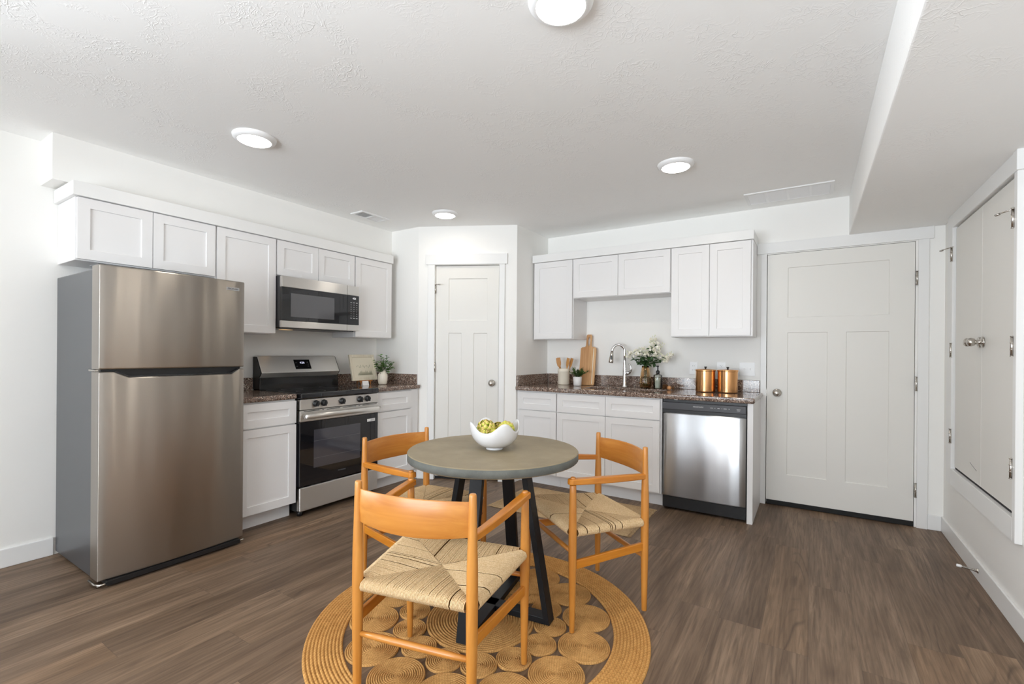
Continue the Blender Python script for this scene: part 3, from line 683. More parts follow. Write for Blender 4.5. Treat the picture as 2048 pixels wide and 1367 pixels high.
g = G(); g.prism([(fy0+.062, zt), (fy0+.125, zt-.029), (fy1-.075, zt-.029), (fy1-.028, zt), (fy1-.034, zt+.002), (fy1-.078, zt-.022), (fy0+.128, zt-.022), (fy0+.070, zt+.002)], 0, .103, inv @ frame_m((-3.160, 0, 0), (0, 1, 0), (1, 0, 0))); g.build('handle_lip', 'black_gloss', t)
_yb = 1.514; _sl = -.29*(_yb-(fy0+fy1)/2)
bm_ = inv @ Matrix.Translation((-3.036-.145*(_yb-(fy0+fy1)/2)**2+.0004, _yb, 0)) @ Matrix.Rotation(-math.atan(_sl), 4, 'Z') @ Matrix.Translation((0, -_yb, 0)) @ frame_m((0, 0, 0), (0, 1, 0), (1, 0, 0))
g = G(); g.box(1.475, 1.553, 1.598, 1.618, 0, .002, bm_); bd = g.build('brand_badge', 'chrome', t, bevel=.0006)
text_mesh('FRIGIDAIRE', .0135, 'black', bm_ @ Matrix.Translation((1.514, 1.608, .0022)), bd)
g = G(); g.box(-3.155, -3.03, .90, 1.56, .012, .035, inv); g.build('kick_grille', 'black', t)
for yy in (.868, 1.555):
    g = G(); m2 = inv @ Matrix.Translation((-3.09, yy, 0))
    g.tube([m2 @ Vector(p) for p in ((-.08, -.004, .016), (.02, -.008, .020), (.045, .006, .020), (.05, .03, .022))], .006, 8); g.tube([m2 @ Vector((.01, .012, 0)), m2 @ Vector((.01, .012, .012))], .012, 14)
    g.build('foot', 'nickel', t)
for (yy) in (.873, 1.58):
    g = G(); g.box(-3.20, -3.10, yy-.008, yy+.008, 1.110, 1.119, inv); g.build('hinge_plate', 'nickel', t)
g = G(); g.box(-3.22, -3.09, .872, .90, 1.6605, 1.668, inv); g.build('top_hinge', 'fridge_side', t, bevel=.002)

# ------------------------------------------------------------------ range
t = thing('electric_range', 'stainless steel electric range with black glass oven door', 'range', (-3.47, 2.407, 0)); inv = Matrix.Translation((3.47, -2.407, 0))
ry0, ry1 = 2.043, 2.772; XF = -3.150
g = G(); g.box(-3.785, XF-.045, ry0+.003, ry1-.003, .035, .868, inv); g.build('body', 'black', t, bevel=.002)
lm = inv @ LM(XF)
g = G(); g.slab([ry0, ry1], [.040, .214], set(), .04, 0, lm); g.build('storage_drawer', 'steel_app', t, bevel=.006, seg=3)
dr_ = G().slab([ry0, ry1], [.224, .700], set(), .04, 0, lm).build('oven_door', 'black_gloss', t, bevel=.003)
g = G(); g.slab([ry0, ry1], [.7005, .783], set(), .04, 0, lm); tb = g.build('door_top_band', 'steel_app', dr_, bevel=.003)
g = G(); g.slab([2.155, 2.585], [.345, .632], set(), .001, 0, lm @ Matrix.Translation((0, 0, .0012))); g.build('oven_window', 'oven_window', dr_)
for zz in (.415, .545):
    g = G(); g.box(2.158, 2.582, zz, zz+.0025, .0013, .0017, lm); g.build('oven_rack', 'print_grey', dr_)
g = G(); g.tube([lm @ Vector((ry0+.03, .742, .012)), lm @ Vector((ry0+.020, .742, .036)), lm @ Vector((ry0+.040, .742, .046)), lm @ Vector((ry1-.040, .742, .046)), lm @ Vector((ry1-.020, .742, .036)), lm @ Vector((ry1-.03, .742, .012))], .0185, 18, sy=.8); g.build('handle', 'steel_app', dr_)
for a, b in ((2.07, 2.20), (2.225, 2.24), (2.265, 2.385), (2.41, 2.54), (2.565, 2.58), (2.605, 2.755)): g = G(); g.box(a, b, .7745, .779, -.002, .0008, lm); g.build('vent_slot', 'black', dr_)
text_mesh('FRIGIDAIRE', .014, 'print_grey', lm @ Matrix.Translation((2.407, .282, .0006)), dr_)
g = G(); g.box(2.655, 2.738, .632, .655, .0006, .0014, lm); st = g.build('paper_sticker', 'plastic_w', dr_)
g = G()
for k in range(3): g.box(2.690, 2.732, .6365+k*.006, .6385+k*.006, .0015, .0018, lm)
g.build('sticker_print', 'print_grey', st)
g = G(); g.slab([ry0, ry1], [.788, .866], set(), .04, 0, lm); g.build('control_panel', 'steel_app', t, bevel=.003)
for i, ky in enumerate((2.170, 2.238, 2.404, 2.578, 2.655)):
    m2 = lm @ Matrix.Translation((ky, .829, 0)); g = G()
    g.lathe([(0, 0), (.025, 0), (.026, .004), (.023, .007), (.020, .022), (.017, .026), (0, .026)], 28, m2)
    g.box(-.005, .005, -.021, .021, .02, .034, m2 @ Matrix.Rotation(.1*(i-2), 4, 'Z')); g.build('burner_knob', 'black', t, bevel=.001)
g = G(); g.box(-3.69, XF+.012, ry0-.001, ry1+.001, .8685, .913, inv); ct = g.build('cooktop', 'black_gloss', t, bevel=.010, seg=3)
for bx_, by_, br in ((-3.30, 2.23, .105), (-3.55, 2.23, .08), (-3.30, 2.59, .08), (-3.55, 2.59, .095)):
    g = G(); m2 = inv @ Matrix.Translation((bx_, by_, .9132)); g.lathe([(br-.002, 0), (br, .0004), (br+.002, 0)], 48, m2); g.build('burner_ring', 'print_grey', ct)
g = G(); g.box(-3.785, -3.692, ry0+.002, ry1-.002, .869, 1.006, inv); bg_ = g.build('back_riser', 'enamel', t, bevel=.003)
# sloped backguard
mm = inv @ Matrix(((0, 1, 0, 0), (0, 0, 1, 0), (1, 0, 0, 0), (0, 0, 0, 1)))   # (z, x, y) prism
g = G(); g.prism([(1.006, -3.785), (1.006, -3.700), (1.045, -3.668), (1.176, -3.738), (1.182, -3.748), (1.182, -3.785)], ry0+.004, ry1-.004, mm); gd = g.build('backguard', 'steel_app', t, bevel=.003)
for ya, yb2 in ((ry0-.002, ry0+.003), (ry1-.003, ry1+.002)):
    g = G(); g.prism([(.915, -3.787), (.915, -3.690), (1.006, -3.702), (1.045, -3.672), (1.176, -3.742), (1.176, -3.787)], ya, yb2, mm); g.build('backguard_end_cap', 'black', t)
sl = Vector((-3.738+3.668, 0, 1.176-1.045)); L_ = sl.length; wv = Vector((sl.z, 0, -sl.x)).normalized(); vv = sl.normalized()
sm = Matrix.Identity(4)
for i in range(3): sm[i][0] = (0, 1, 0)[i]; sm[i][1] = vv[i]; sm[i][2] = wv[i]; sm[i][3] = (-3.668, 0, 1.045)[i]
sm = inv @ sm
g = G(); g.box(2.345, 2.492, .028, .118, .0003, .0016, sm); dp = g.build('display_panel', 'black_gloss', gd)
text_mesh('4:26', .026, 'led_txt', sm @ Matrix.Translation((2.418, .088, .0018)), dp, 'clock_digits')
for yy, zz in ((2.362, .088), (2.362, .055), (2.468, .092), (2.474, .074), (2.468, .055)):
    g = G(); g.box(yy-.007, yy+.007, zz-.002, zz+.002, .0017, .002, sm); g.build('display_mark', 'print_grey', dp)
for a, b in ((-3.20, 2.075), (-3.20, 2.74), (-3.70, 2.075), (-3.70, 2.74)):
    g = G(); g.tube([inv @ Vector((a, b, 0)), inv @ Vector((a, b, .036))], .02, 14); g.build('levelling_foot', 'black', t)

# ------------------------------------------------------------------ microwave
t = thing('microwave_oven', 'stainless steel and black over-the-range microwave', 'microwave', (-3.59, 2.405, 1.402)); inv = Matrix.Translation((3.59, -2.405, -1.402))
g = G(); g.box(-3.792, -3.432, 2.050, 2.768, 1.410, 1.803, inv); g.build('body', 'dark_grey', t, bevel=.002)
XM = -3.400; mm2 = inv @ LM(XM)
md = G().slab([2.046, 2.640], [1.4575, 1.716], set(), .03, 0, mm2).build('door', 'black_gloss', t, bevel=.002)
for zz in ((1.7165, 1.800), (1.405, 1.457)): G().slab([2.046, 2.640], list(zz), set(), .03, 0, mm2).build('steel_band', 'steel_app', md, bevel=.002)
g = G(); g.slab([2.118, 2.510], [1.490, 1.672], set(), .001, 0, mm2 @ Matrix.Translation((0, 0, .0012))); g.build('door_window', 'mw_window', md)
cp = G().slab([2.6425, 2.766], [1.4575, 1.716], set(), .03, 0, mm2).build('control_panel', 'black_gloss', t, bevel=.002)
for zz in ((1.7165, 1.800), (1.405, 1.457)): G().slab([2.6425, 2.766], list(zz), set(), .03, 0, mm2).build('steel_band', 'steel_app', cp, bevel=.002)
text_mesh('4:21', .022, 'led_white', mm2 @ Matrix.Translation((2.715, 1.689, .0008)), cp, 'clock_digits')
g = G()
for r_ in range(8):
    for c_ in range(3):
        w_ = .009 if r_ in (0, 7) else .0035
        g.box(2.681+c_*.030-w_, 2.681+c_*.030+w_, 1.652-r_*.0195-.002, 1.652-r_*.0195+.002, .0004, .0009, mm2)
g.build('keypad_marks', 'print_white', cp)
g = G(); g.box(-3.78, -3.45, 2.07, 2.75, 1.400, 1.4095, inv); vt = g.build('underside_grille', 'black', t, bevel=.002)
g = G(); g.box(-3.70, -3.63, 2.20, 2.28, 1.3985, 1.3999, inv); g.build('lamp_lens', 'lamp_warm', vt)

# ------------------------------------------------------------------ dishwasher
t = thing('dishwasher', 'stainless steel dishwasher with black control strip under the counter', 'dishwasher', (-.685, 4.05, 0)); inv = Matrix.Translation((.685, -4.05, 0))
dx0, dx1 = -.984, -.387
g = G(); g.box(dx0, dx1, YB+.03, 4.33, .02, .866, inv); g.build('tub', 'black', t)
rmw = inv @ RM(YB-.004)
g = G(); g.slab([dx0, dx1], [.790, .848], set(), .03, 0, rmw); cp = g.build('control_strip', 'dark_grey', t, bevel=.004)
text_mesh('FRIGIDAIRE', .015, 'print_white', rmw @ Matrix.Translation((-.715, .822, .0006)), cp)
g = G()
for xx, ww in ((-.62, .010), (-.597, .003), (-.572, .008), (-.55, .002), (-.527, .011), (-.50, .004), (-.437, .013)): g.box(xx-ww, xx+ww, .8195, .8230, .0004, .0008, rmw)
g.box(-.447, -.427, .812, .8145, .0004, .0008, rmw); g.build('control_marks', 'print_white', cp)
g = G(); g.box(dx0, dx1, .764, .7895, -.03, -.012, rmw); g.build('pocket_handle', 'black', t)
g = G(); N_ = 14; us = [dx0+.002+(dx1-dx0-.004)*k/N_ for k in range(N_+1)]
def bul(k): a = abs(2*k/N_-1); return -.010*a**4
rows = [(.112, -.008), (.122, 0), (.44, .004), (.756, 0), (.764, -.006)]
vs_ = [rmw @ Vector((us[k], z, bul(k)+d)) for z, d in rows for k in range(N_+1)]
vs_ += [rmw @ Vector((us[k], z, -.03)) for z, d in (rows[0], rows[-1]) for k in range(N_+1)]
fs = [(r_*(N_+1)+k, r_*(N_+1)+k+1, (r_+1)*(N_+1)+k+1, (r_+1)*(N_+1)+k) for r_ in range(4) for k in range(N_)]
b0 = 5*(N_+1); b1 = 6*(N_+1)
fs += [(b0+k, b0+k+1, k+1, k) for k in range(N_)]+[(4*(N_+1)+k, 4*(N_+1)+k+1, b1+k+1, b1+k) for k in range(N_)]
fs += [(0, N_+1, 2*(N_+1), 3*(N_+1), 4*(N_+1), b1, b0), tuple(reversed((N_, 2*N_+1, 3*N_+2, 4*N_+3, 5*N_+4, b1+N_, b0+N_)))]
g.vface(vs_, fs, smooth=True); dd = g.build('door', 'steel_dw', t); dd.data.shade_smooth() if hasattr(dd.data, 'shade_smooth') else None
g = G(); g.box(dx0+.006, dx1-.002, .022, .105, -.075, -.02, rmw); g.build('toe_panel', 'black', t)
g = G(); g.box(dx0+.09, dx0+.115, .8665, .8705, -.06, -.01, rmw); g.build('mounting_clip', 'plastic_w', t)

# ------------------------------------------------------------------ wall plates
def plate(x0, x1, kind, label):
    t = thing('wall_plate', label, 'switch' if kind != 'outlet' else 'outlet', ((x0+x1)/2, WY, 1.10), 0, 'wall plates above the sink counter')
    w_ = (x1-x0)/2; m2 = frame_m((0, 0, 0), (1, 0, 0), (0, -1, 0))
    g = G(); g.box(-w_, w_, -.056, .056, 0, .005, m2); pl = g.build('cover', 'plastic_w', t, bevel=.002)
    if kind == 'outlet':
        for dz in (.024, -.024):
            g = G(); g.box(-.017, .017, dz-.016, dz+.016, .005, .0075, m2); k_ = g.build('receptacle', 'plastic_w', t, bevel=.001)
            g = G(); g.box(-.0075, -.0055, dz-.001, dz+.008, .0073, .0079, m2); g.box(.0055, .0075, dz-.001, dz+.008, .0073, .0079, m2); g.box(-.002, .002, dz-.010, dz-.005, .0073, .0079, m2); g.build('slots', 'socket', k_)
    elif kind == 'gfci':
        g = G(); g.box(-.017, .017, -.034, .034, .005, .008, m2); k_ = g.build('receptacle', 'plastic_w', t, bevel=.001)
        g = G()
        for dz in (.016, -.020): g.box(-.0075, -.0055, dz, dz+.008, .0078, .0084, m2); g.box(.0055, .0075, dz, dz+.008, .0078, .0084, m2)
        g.build('slots', 'socket', k_)
        g = G(); g.box(-.006, .006, -.004, .001, .008, .0095, m2); g.box(-.006, .006, .003, .008, .008, .0095, m2); g.build('test_button', 'plastic_w', t)
    else:
        for dx in (-.023, .023):
            g = G(); g.box(dx-.005, dx+.005, -.012, .012, .005, .0065, m2); g.box(dx-.0035, dx+.0035, -.002, .008, .0065, .014, m2 @ Matrix.Rotation(.0, 4, 'X')); g.build('toggle', 'plastic_w', t, bevel=.001)
    return t
plate(-.910, -.840, 'gfci', 'white wall outlet between the flowers and the copper canisters')
plate(-.683, -.613, 'outlet', 'white duplex outlet on the wall between the two copper canisters')
plate(-.507, -.388, 'switch', 'wide white double switch plate above the right canister')

# ------------------------------------------------------------------ dining table
TC = Vector((-1.272, 1.826)); TT = .765
t = thing('dining_table', 'round grey concrete-look dining table on black crossed trestle legs', 'table', (TC.x, TC.y, 0))
g = G(); R_ = .402
g.lathe([(0, .725), (R_-.004, .725), (R_, .729)], 96, smooth=False)
tp = None
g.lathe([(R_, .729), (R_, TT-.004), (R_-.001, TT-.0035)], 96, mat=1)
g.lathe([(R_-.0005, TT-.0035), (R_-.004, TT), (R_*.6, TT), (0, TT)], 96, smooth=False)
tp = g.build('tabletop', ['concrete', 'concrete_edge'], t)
def trestle(ang, rb, rtop, dz):
    u = Vector((math.cos(ang), math.sin(ang), 0)); n = Vector((-u.y, u.x, 0)); hw = .030; TH = .027
    g = G()
    def P(r_, s_, z): return u*r_+n*s_+Vector((0, 0, z))
    def leg(sg):
        b0_, b1_, t0_, t1_ = rb-TH, rb, rtop-TH, rtop
        vs = [P(sg*b0_, -hw, .008+dz), P(sg*b1_, -hw, .008+dz), P(sg*b1_, hw, .008+dz), P(sg*b0_, hw, .008+dz), P(sg*t0_, -hw, .7245), P(sg*t1_, -hw, .7245), P(sg*t1_, hw, .7245), P(sg*t0_, hw, .7245)]
        g2 = G(); g2.vface(vs, [(0, 3, 2, 1), (4, 5, 6, 7), (0, 1, 5, 4), (1, 2, 6, 5), (2, 3, 7, 6), (3, 0, 4, 7)]); g2.build('leg', 'black_metal', t, bevel=.002)
    leg(1); leg(-1)
    m2 = Matrix(((u.x, n.x, 0, 0), (u.y, n.y, 0, 0), (0, 0, 1, 0), (0, 0, 0, 1)))
    g.box(-rb+TH, rb-TH, -hw, hw, .008+dz, .036+dz, m2); g.build('foot_rail', 'black_metal', t, bevel=.002)
    g = G(); g.box(-rtop+TH, rtop-TH, -hw, hw, .690, .7245, m2); g.build('top_rail', 'black_metal', t, bevel=.002)
trestle(math.radians(101.5), .312, .180, .0045)
trestle(math.radians(7), .303, .175, .0045)

# ------------------------------------------------------------------ bowl of artichokes
t = thing('serving_bowl', 'white porcelain bowl with wavy four-peaked rim on the table', 'bowl', (-1.266, 1.826, TT+.0005), math.radians(57.5))
g = G(); NA, NR = 72, 16; rows = []
def bowl_pt(th, s_):
    pk = (0.5+0.5*math.cos(4*th))**1.5; H_ = .090+.044*pk; ro = .112+.008*pk
    z = .012+(H_-.012)*s_**1.55; r_ = .034+(ro-.034)*math.sin(s_*PI/2)**.78*(0.96+.04*s_)
    return Vector((r_*math.cos(th), r_*math.sin(th), z))
grid = [[g.bm.verts.new(bowl_pt(2*PI*i/NA, j/NR)) for i in range(NA)] for j in range(NR+1)]
for j in range(NR):
    for i in range(NA): f = g.bm.faces.new((grid[j][i], grid[j][(i+1) % NA], grid[j+1][(i+1) % NA], grid[j+1][i])); f.smooth = True
f = g.bm.faces.new(list(reversed(grid[0])))
bw = g.build('bowl_body', 'porcelain', t, solid=.0042)
g = G(); g.lathe([(.030, .004), (.036, 0), (.040, 0), (.0405, .003), (.036, .010), (.034, .0135)], 48); g.build('foot_ring', 'porcelain', t)
def artichoke(loc, r_, rot, label, seed):
    rnd = random.Random(seed)
    g = G(); la = g.bm.verts.layers.float.new('tip')
    def add_v(p, tip): v = g.bm.verts.new(p); v[la] = tip; return v
    # core
    prof = [(0, -r_*.8), (r_*.55, -r_*.6), (r_*.78, -.1*r_), (r_*.62, r_*.55), (0, r_*.9)]
    n = 14; rings = []
    for rr, z in prof:
        rings.append([add_v((rr*math.cos(2*PI*k/n), rr*math.sin(2*PI*k/n), z), 0.1) for k in range(n)] if rr else [add_v((0, 0, z), .1)])
    for a, b in zip(rings, rings[1:]):
        for k in range(n):
            vv = (a[0], b[(k+1) % n], b[k]) if len(a) == 1 else ((a[k], a[(k+1) % n], b[0]) if len(b) == 1 else (a[k], a[(k+1) % n], b[(k+1) % n], b[k]))
            g.bm.faces.new(vv).smooth = True
    N = 34
    for i in range(N):
        f_ = i/(N-1); th = i*2.39996; z = -r_*.72+f_*r_*1.35; rad = r_*(0.80*math.sqrt(max(0.02, 1-(f_*1.35-.62)**2)))
        if f_ > .8: rad *= (1-(f_-.8)*3.2)
        L = r_*(.95-.35*f_); W_ = r_*(.52-.20*f_)
        base = Vector((rad*math.cos(th), rad*math.sin(th), z)); out = Vector((math.cos(th), math.sin(th), 0)); tn = Vector((-math.sin(th), math.cos(th), 0))
        lean = .42-.75*f_+rnd.uniform(-.06, .06)
        d = (Vector((0, 0, 1))+out*lean).normalized(); nrm = tn.cross(d)*-1
        pts = []
        for a, wd, bl in ((0, .55, .0), (.3, 1.0, .12), (.6, .85, .16), (.85, .42, .10), (1.0, .04, .02)):
            c = base+d*(L*a)+out*(bl*r_)
            row = [add_v(c-tn*W_*wd-out*.05*r_, a*.9), add_v(c+out*.07*r_*(wd), a), add_v(c+tn*W_*wd-out*.05*r_, a*.9)]
            pts.append(row)
        for a, b in zip(pts, pts[1:]):
            for k in (0, 1): g.bm.faces.new((a[k], a[k+1], b[k+1], b[k])).smooth = True
    o = g.build('artichoke', 'artichoke', merge=False, solid=.0012); o.location = loc; o.rotation_euler = rot
    return tag(o, label, 'artichoke', 'artichokes in the white bowl')
bc = Vector((-1.266, 1.826, TT))
vr = Vector((math.cos(YAW), math.sin(YAW), 0)); vf = Vector((-math.sin(YAW), math.cos(YAW), 0))
artichoke(bc+vr*-.040+vf*.000+Vector((0, 0, .094)), .041, (.25, .1, .3), 'large green artichoke on the left of the bowl', 1)
artichoke(bc+vr*.056+vf*.006+Vector((0, 0, .092)), .036, (-.35, .55, 1.2), 'green artichoke on the right of the bowl', 2)
artichoke(bc+vr*-.044+vf*-.062+Vector((0, 0, .079)), .024, (.7, -.4, 2.0), 'small artichoke low at the front left rim of the bowl', 3)
artichoke(bc+vr*.016+vf*.058+Vector((0, 0, .092)), .026, (.9, .3, .4), 'small artichoke lying at the back middle of the bowl', 4)
artichoke(bc+vr*.006+vf*-.044+Vector((0, 0, .072)), .026, (.4, 1.0, 2.9), 'artichoke lowest in the middle of the bowl', 5)

# ------------------------------------------------------------------ chairs
def make_chair():
    t = thing('dining_armchair', '', 'chair', (0, 0, 0), 0, 'honey wood armchairs around the round table')
    bx, by, fx, fy = .213, -.20, .255, .203
    def post(pts, rad):
        g = G(); g.tube(pts, rad, 18); return g.build('leg', 'oak_z', t, bevel=.003, seg=2, ang=50)
    for s_ in (-1, 1):
        post([(s_*bx, by, z) for z in (0, .10, .28, .42, .54, .64, .72, .762, .770)], [.0125, .0145, .0180, .0190, .0180, .0150, .0130, .0122, .0105])
        post([(s_*fx, fy, z) for z in (0, .12, .30, .43, .52, .60, .638)], [.0115, .0140, .0175, .0180, .0165, .0150, .0145])
        g = G()
        n = 12; secs = []
        for k in range(n+1):
            f_ = k/n; p = Vector((s_*bx, by, .632)).lerp(Vector((s_*fx, fy, .6525)), f_); p.x += s_*.006*math.sin(f_*PI)
            secs.append((p, .0125+.0055*f_, .0125+.002*math.sin(f_*PI)))
        e0 = secs[-1][0]; d_ = (Vector((s_*fx, fy, .652))-Vector((s_*bx, by, .632))).normalized()
        secs += [(e0+d_*.010, .0190, .0125), (e0+d_*.018, .0150, .0120), (e0+d_*.0225, .0080, .0110)]
        prev = None
        for p, hw, hh in secs:
            side = Vector((0, 0, 1)).cross(d_).normalized(); upv = d_.cross(side)*1
            ring_ = []
            ch = .0035
            for cx_, cz_ in ((hw, hh-ch), (hw-ch, hh), (-hw+ch, hh), (-hw, hh-ch), (-hw, -hh+ch), (-hw+ch, -hh), (hw-ch, -hh), (hw, -hh+ch)):
                ring_.append(g.bm.verts.new(p+side*cx_+upv*cz_))
            if prev:
                for a in range(8): g.bm.faces.new((prev[a], prev[(a+1) % 8], ring_[(a+1) % 8], ring_[a]))
            else: g.bm.faces.new(list(reversed(ring_)))
            prev = ring_
        g.bm.faces.new(prev)
        ar = g.build('armrest', 'oak_y', t, bevel=.0012, seg=2, ang=25)
        g = G(); g.tube([(s_*fx, fy, .655), (s_*fx, fy, .6705), (s_*fx, fy, .6725)], [.0115, .0115, .009], 16); g.build('arm_peg', 'oak_z', ar)
        g = G()
        a_, b_ = Vector((s_*bx, by, .305)), Vector((s_*fx, fy, .290)); d2 = (b_-a_); sd = Vector((0, 0, 1)).cross(d2).normalized()*.0075
        hv = Vector((0, 0, .019)); g.vface([a_-sd-hv, a_+sd-hv, a_+sd+hv, a_-sd+hv, b_-sd-hv, b_+sd-hv, b_+sd+hv, b_-sd+hv], [(0, 1, 2, 3), (4, 7, 6, 5), (0, 4, 5, 1), (1, 5, 6, 2), (2, 6, 7, 3), (3, 7, 4, 0)])
        g.build('side_stretcher', 'oak_y', t, bevel=.003)
    g = G(); g.tube([(-bx, by, .252), (-bx*.6, by, .252), (0, by, .252), (bx*.6, by, .252), (bx, by, .252)], [.0085, .0115, .0125, .0115, .0085], 14); g.build('back_stretcher', 'oak', t)
    g = G(); g.tube([(-fx, fy, .345), (-fx*.6, fy, .345), (0, fy, .345), (fx*.6, fy, .345), (fx, fy, .345)], [.0085, .0110, .0120, .0110, .0085], 14); g.build('front_stretcher', 'oak', t)
    # curved back slat
    g = G(); n = 24; prev = None
    for k in range(n+1):
        a = 2*k/n-1; x = bx*a*.985; y = by-.046*(1-a*a); dz = .004*(1-a*a)
        tz0, tz1 = .633-.010*(a*a)**1.5*0+.0, .744+dz
        nx = Vector((2*.046*a/bx, 1, 0)).normalized()
        th_ = .0065
        c = [Vector((x, y, tz0-dz*2))-nx*th_*.6, Vector((x, y, tz0-dz*2))+nx*th_*.6, Vector((x, y, (tz0+tz1)/2))+nx*th_, Vector((x, y, tz1))+nx*th_*.6, Vector((x, y, tz1))-nx*th_*.6, Vector((x, y, (tz0+tz1)/2))-nx*th_]
        r_ = [g.bm.verts.new(p) for p in c]
        if prev:
            for i in range(6): g.bm.faces.new((prev[i], prev[(i+1) % 6], r_[(i+1) % 6], r_[i])).smooth = True
        else: g.bm.faces.new(list(reversed(r_)))
        prev = r_
    g.bm.faces.new(prev); g.build('back_slat', 'oak', t, bevel=.003, seg=2, ang=30)
    # woven cord seat: strands run square to each rail and meet on the diagonals
    rnd = random.Random(3); g = G(); RR = .0165
    rz = {'b': .416, 'f': .430}
    BL, BR, FL, FR = Vector((-bx, by, rz['b'])), Vector((bx, by, rz['b'])), Vector((-fx, fy, rz['f'])), Vector((fx, fy, rz['f']))
    C_ = Vector((0, .004, .424)); up_ = Vector((0, 0, 1))
    def strand(E, I, outd, r=.00195):
        # I = inner end on the diagonal (top side), E = rail centre
        zt_ = RR+.002
        sag = .010*min(1.0, (E-I).length/.2)
        mid = E.lerp(I, .5)+up_*(zt_-sag*.4); p0 = I+up_*(zt_-.004-sag)
        pts = [p0, mid, E-outd*.004+up_*(zt_), E+outd*RR*.75+up_*RR*.75, E+outd*(RR+.001), E+outd*RR*.7-up_*RR*.75, E-up_*RR, E.lerp(I, .5)-up_*(RR-.004), I-up_*(RR-.008)]
        j = rnd.uniform(-.0010, .0010); tn = outd.cross(up_)
        pts = [p+tn*j*(1 if i < 3 else 0)+up_*rnd.uniform(-.0003, .0003) for i, p in enumerate(pts)]
        g.tube(pts, r, 6, cap=False)
    def side(A, B, outd, pad0=.022, pad1=.022, step=.0044):
        Ln = (B-A).length; n = int((Ln-pad0-pad1)/step)
        for k in range(n+1):
            if rnd.random() < .03: continue
            s_ = (pad0+k*(Ln-pad0-pad1)/n)/Ln
            E = A.lerp(B, s_); I = A.lerp(C_, 2*s_) if s_ < .5 else C_.lerp(B, 2*s_-1)
            # keep strands nearly square to the rail
            strand(E, I, outd)
    side(BL, BR, Vector((0, -1, 0))); side(FL, FR, Vector((0, 1, 0)))
    sd = Vector((fy-by, -(fx-bx), 0)).normalized()
    side(BR, FR, sd); side(BL, FL, Vector((-sd.x, sd.y, 0)))
    seat = g.build('woven_seat', 'rope', t, merge=False)
    # padding body beneath the strands so no light passes through
    g = G(); q = .010
    def fan(zo, rev):
        cs = [BL, BR, FR, FL]; return [g.bm.verts.new(c+up_*zo) for c in cs]+[g.bm.verts.new(C_+up_*(zo-.013 if zo > 0 else zo+.010))]
    a = fan(.0105, 0); b = fan(-.0105, 1)
    for i in range(4): g.bm.faces.new((a[i], a[(i+1) % 4], a[4])); g.bm.faces.new((b[(i+1) % 4], b[i], b[4])); g.bm.faces.new((a[i], b[i], b[(i+1) % 4], a[(i+1) % 4]))
    g.build('seat_core', 'rope_core', seat)
    return t
CH = [((-1.134, 1.301), 103.197, 'honey wood armchair nearest the camera, seen from behind over its back slat'),
      ((-.944, 2.160), -127.143, 'honey wood armchair right of the table, in front of the dishwasher side'),
      ((-1.707, 1.804), -4.078, 'honey wood armchair left of the table, in front of the range')]
ch0 = make_chair()
for i, ((x, y), a, lb) in enumerate(CH):
    o = ch0 if i == 0 else copy_tree(ch0)
    o.location = (x, y, .0145 if i == 0 else .0145); o.rotation_euler = (0, 0, math.radians(a-90)); o['label'] = lb

# ------------------------------------------------------------------ rugs
RC = Vector((-1.265, 1.726)); t = thing('round_jute_rug', 'round honey jute rug of coiled circles under the table', 'rug', (RC.x, RC.y, 0))
def scallop(r0_, r1_, pitch, h=.0105, base=.003):
    prof = [(r0_, .0008)]; n = max(1, round((r1_-r0_)/pitch)); p = (r1_-r0_)/n
    for k in range(n):
        for a in (0.0, .18, .5, .82): prof.append((r0_+(k+a)*p, base+(h-base)*math.sqrt(max(0, 1-(2*a-1)**2))*1.0))
    prof.append((r1_, base)); prof.append((r1_, .0008)); return prof
def coil(name, r0_, r1_, pitch, n, mat, parent, loc):
    g = G(); pr = scallop(r0_, r1_, pitch)
    if r0_ <= 0: pr = [(0, .008)]+[p for p in pr if p[0] > .0005]
    g.lathe(pr, n); o = g.build(name, mat, parent); o.location = loc; return o
coil('border', .595, .748, .0139, 160, 'jute_b', t, (0, 0, 0))
coil('center_round', 0, .246, .0123, 96, 'jute_m', t, (0, 0, 0))
big = small = None
for k in range(14):
    a = math.radians(8.3+k*360/14)
    if big is None: big = coil('large_round', 0, .1085, .0083, 64, 'jute_m', t, (0, 0, 0)); b_ = big
    else: b_ = big.copy(); COL.objects.link(b_)
    b_.location = (.484*math.cos(a), .484*math.sin(a), 0); b_.rotation_euler = (0, 0, k*1.7)
    a = math.radians(-3.6+k*360/14)
    if small is None: small = coil('small_round', 0, .0725, .0080, 48, 'jute_m', t, (0, 0, 0)); s_ = small
    else: s_ = small.copy(); COL.objects.link(s_)
    s_.location = (.3185*math.cos(a), .3185*math.sin(a), 0); s_.rotation_euler = (0, 0, k*2.1)
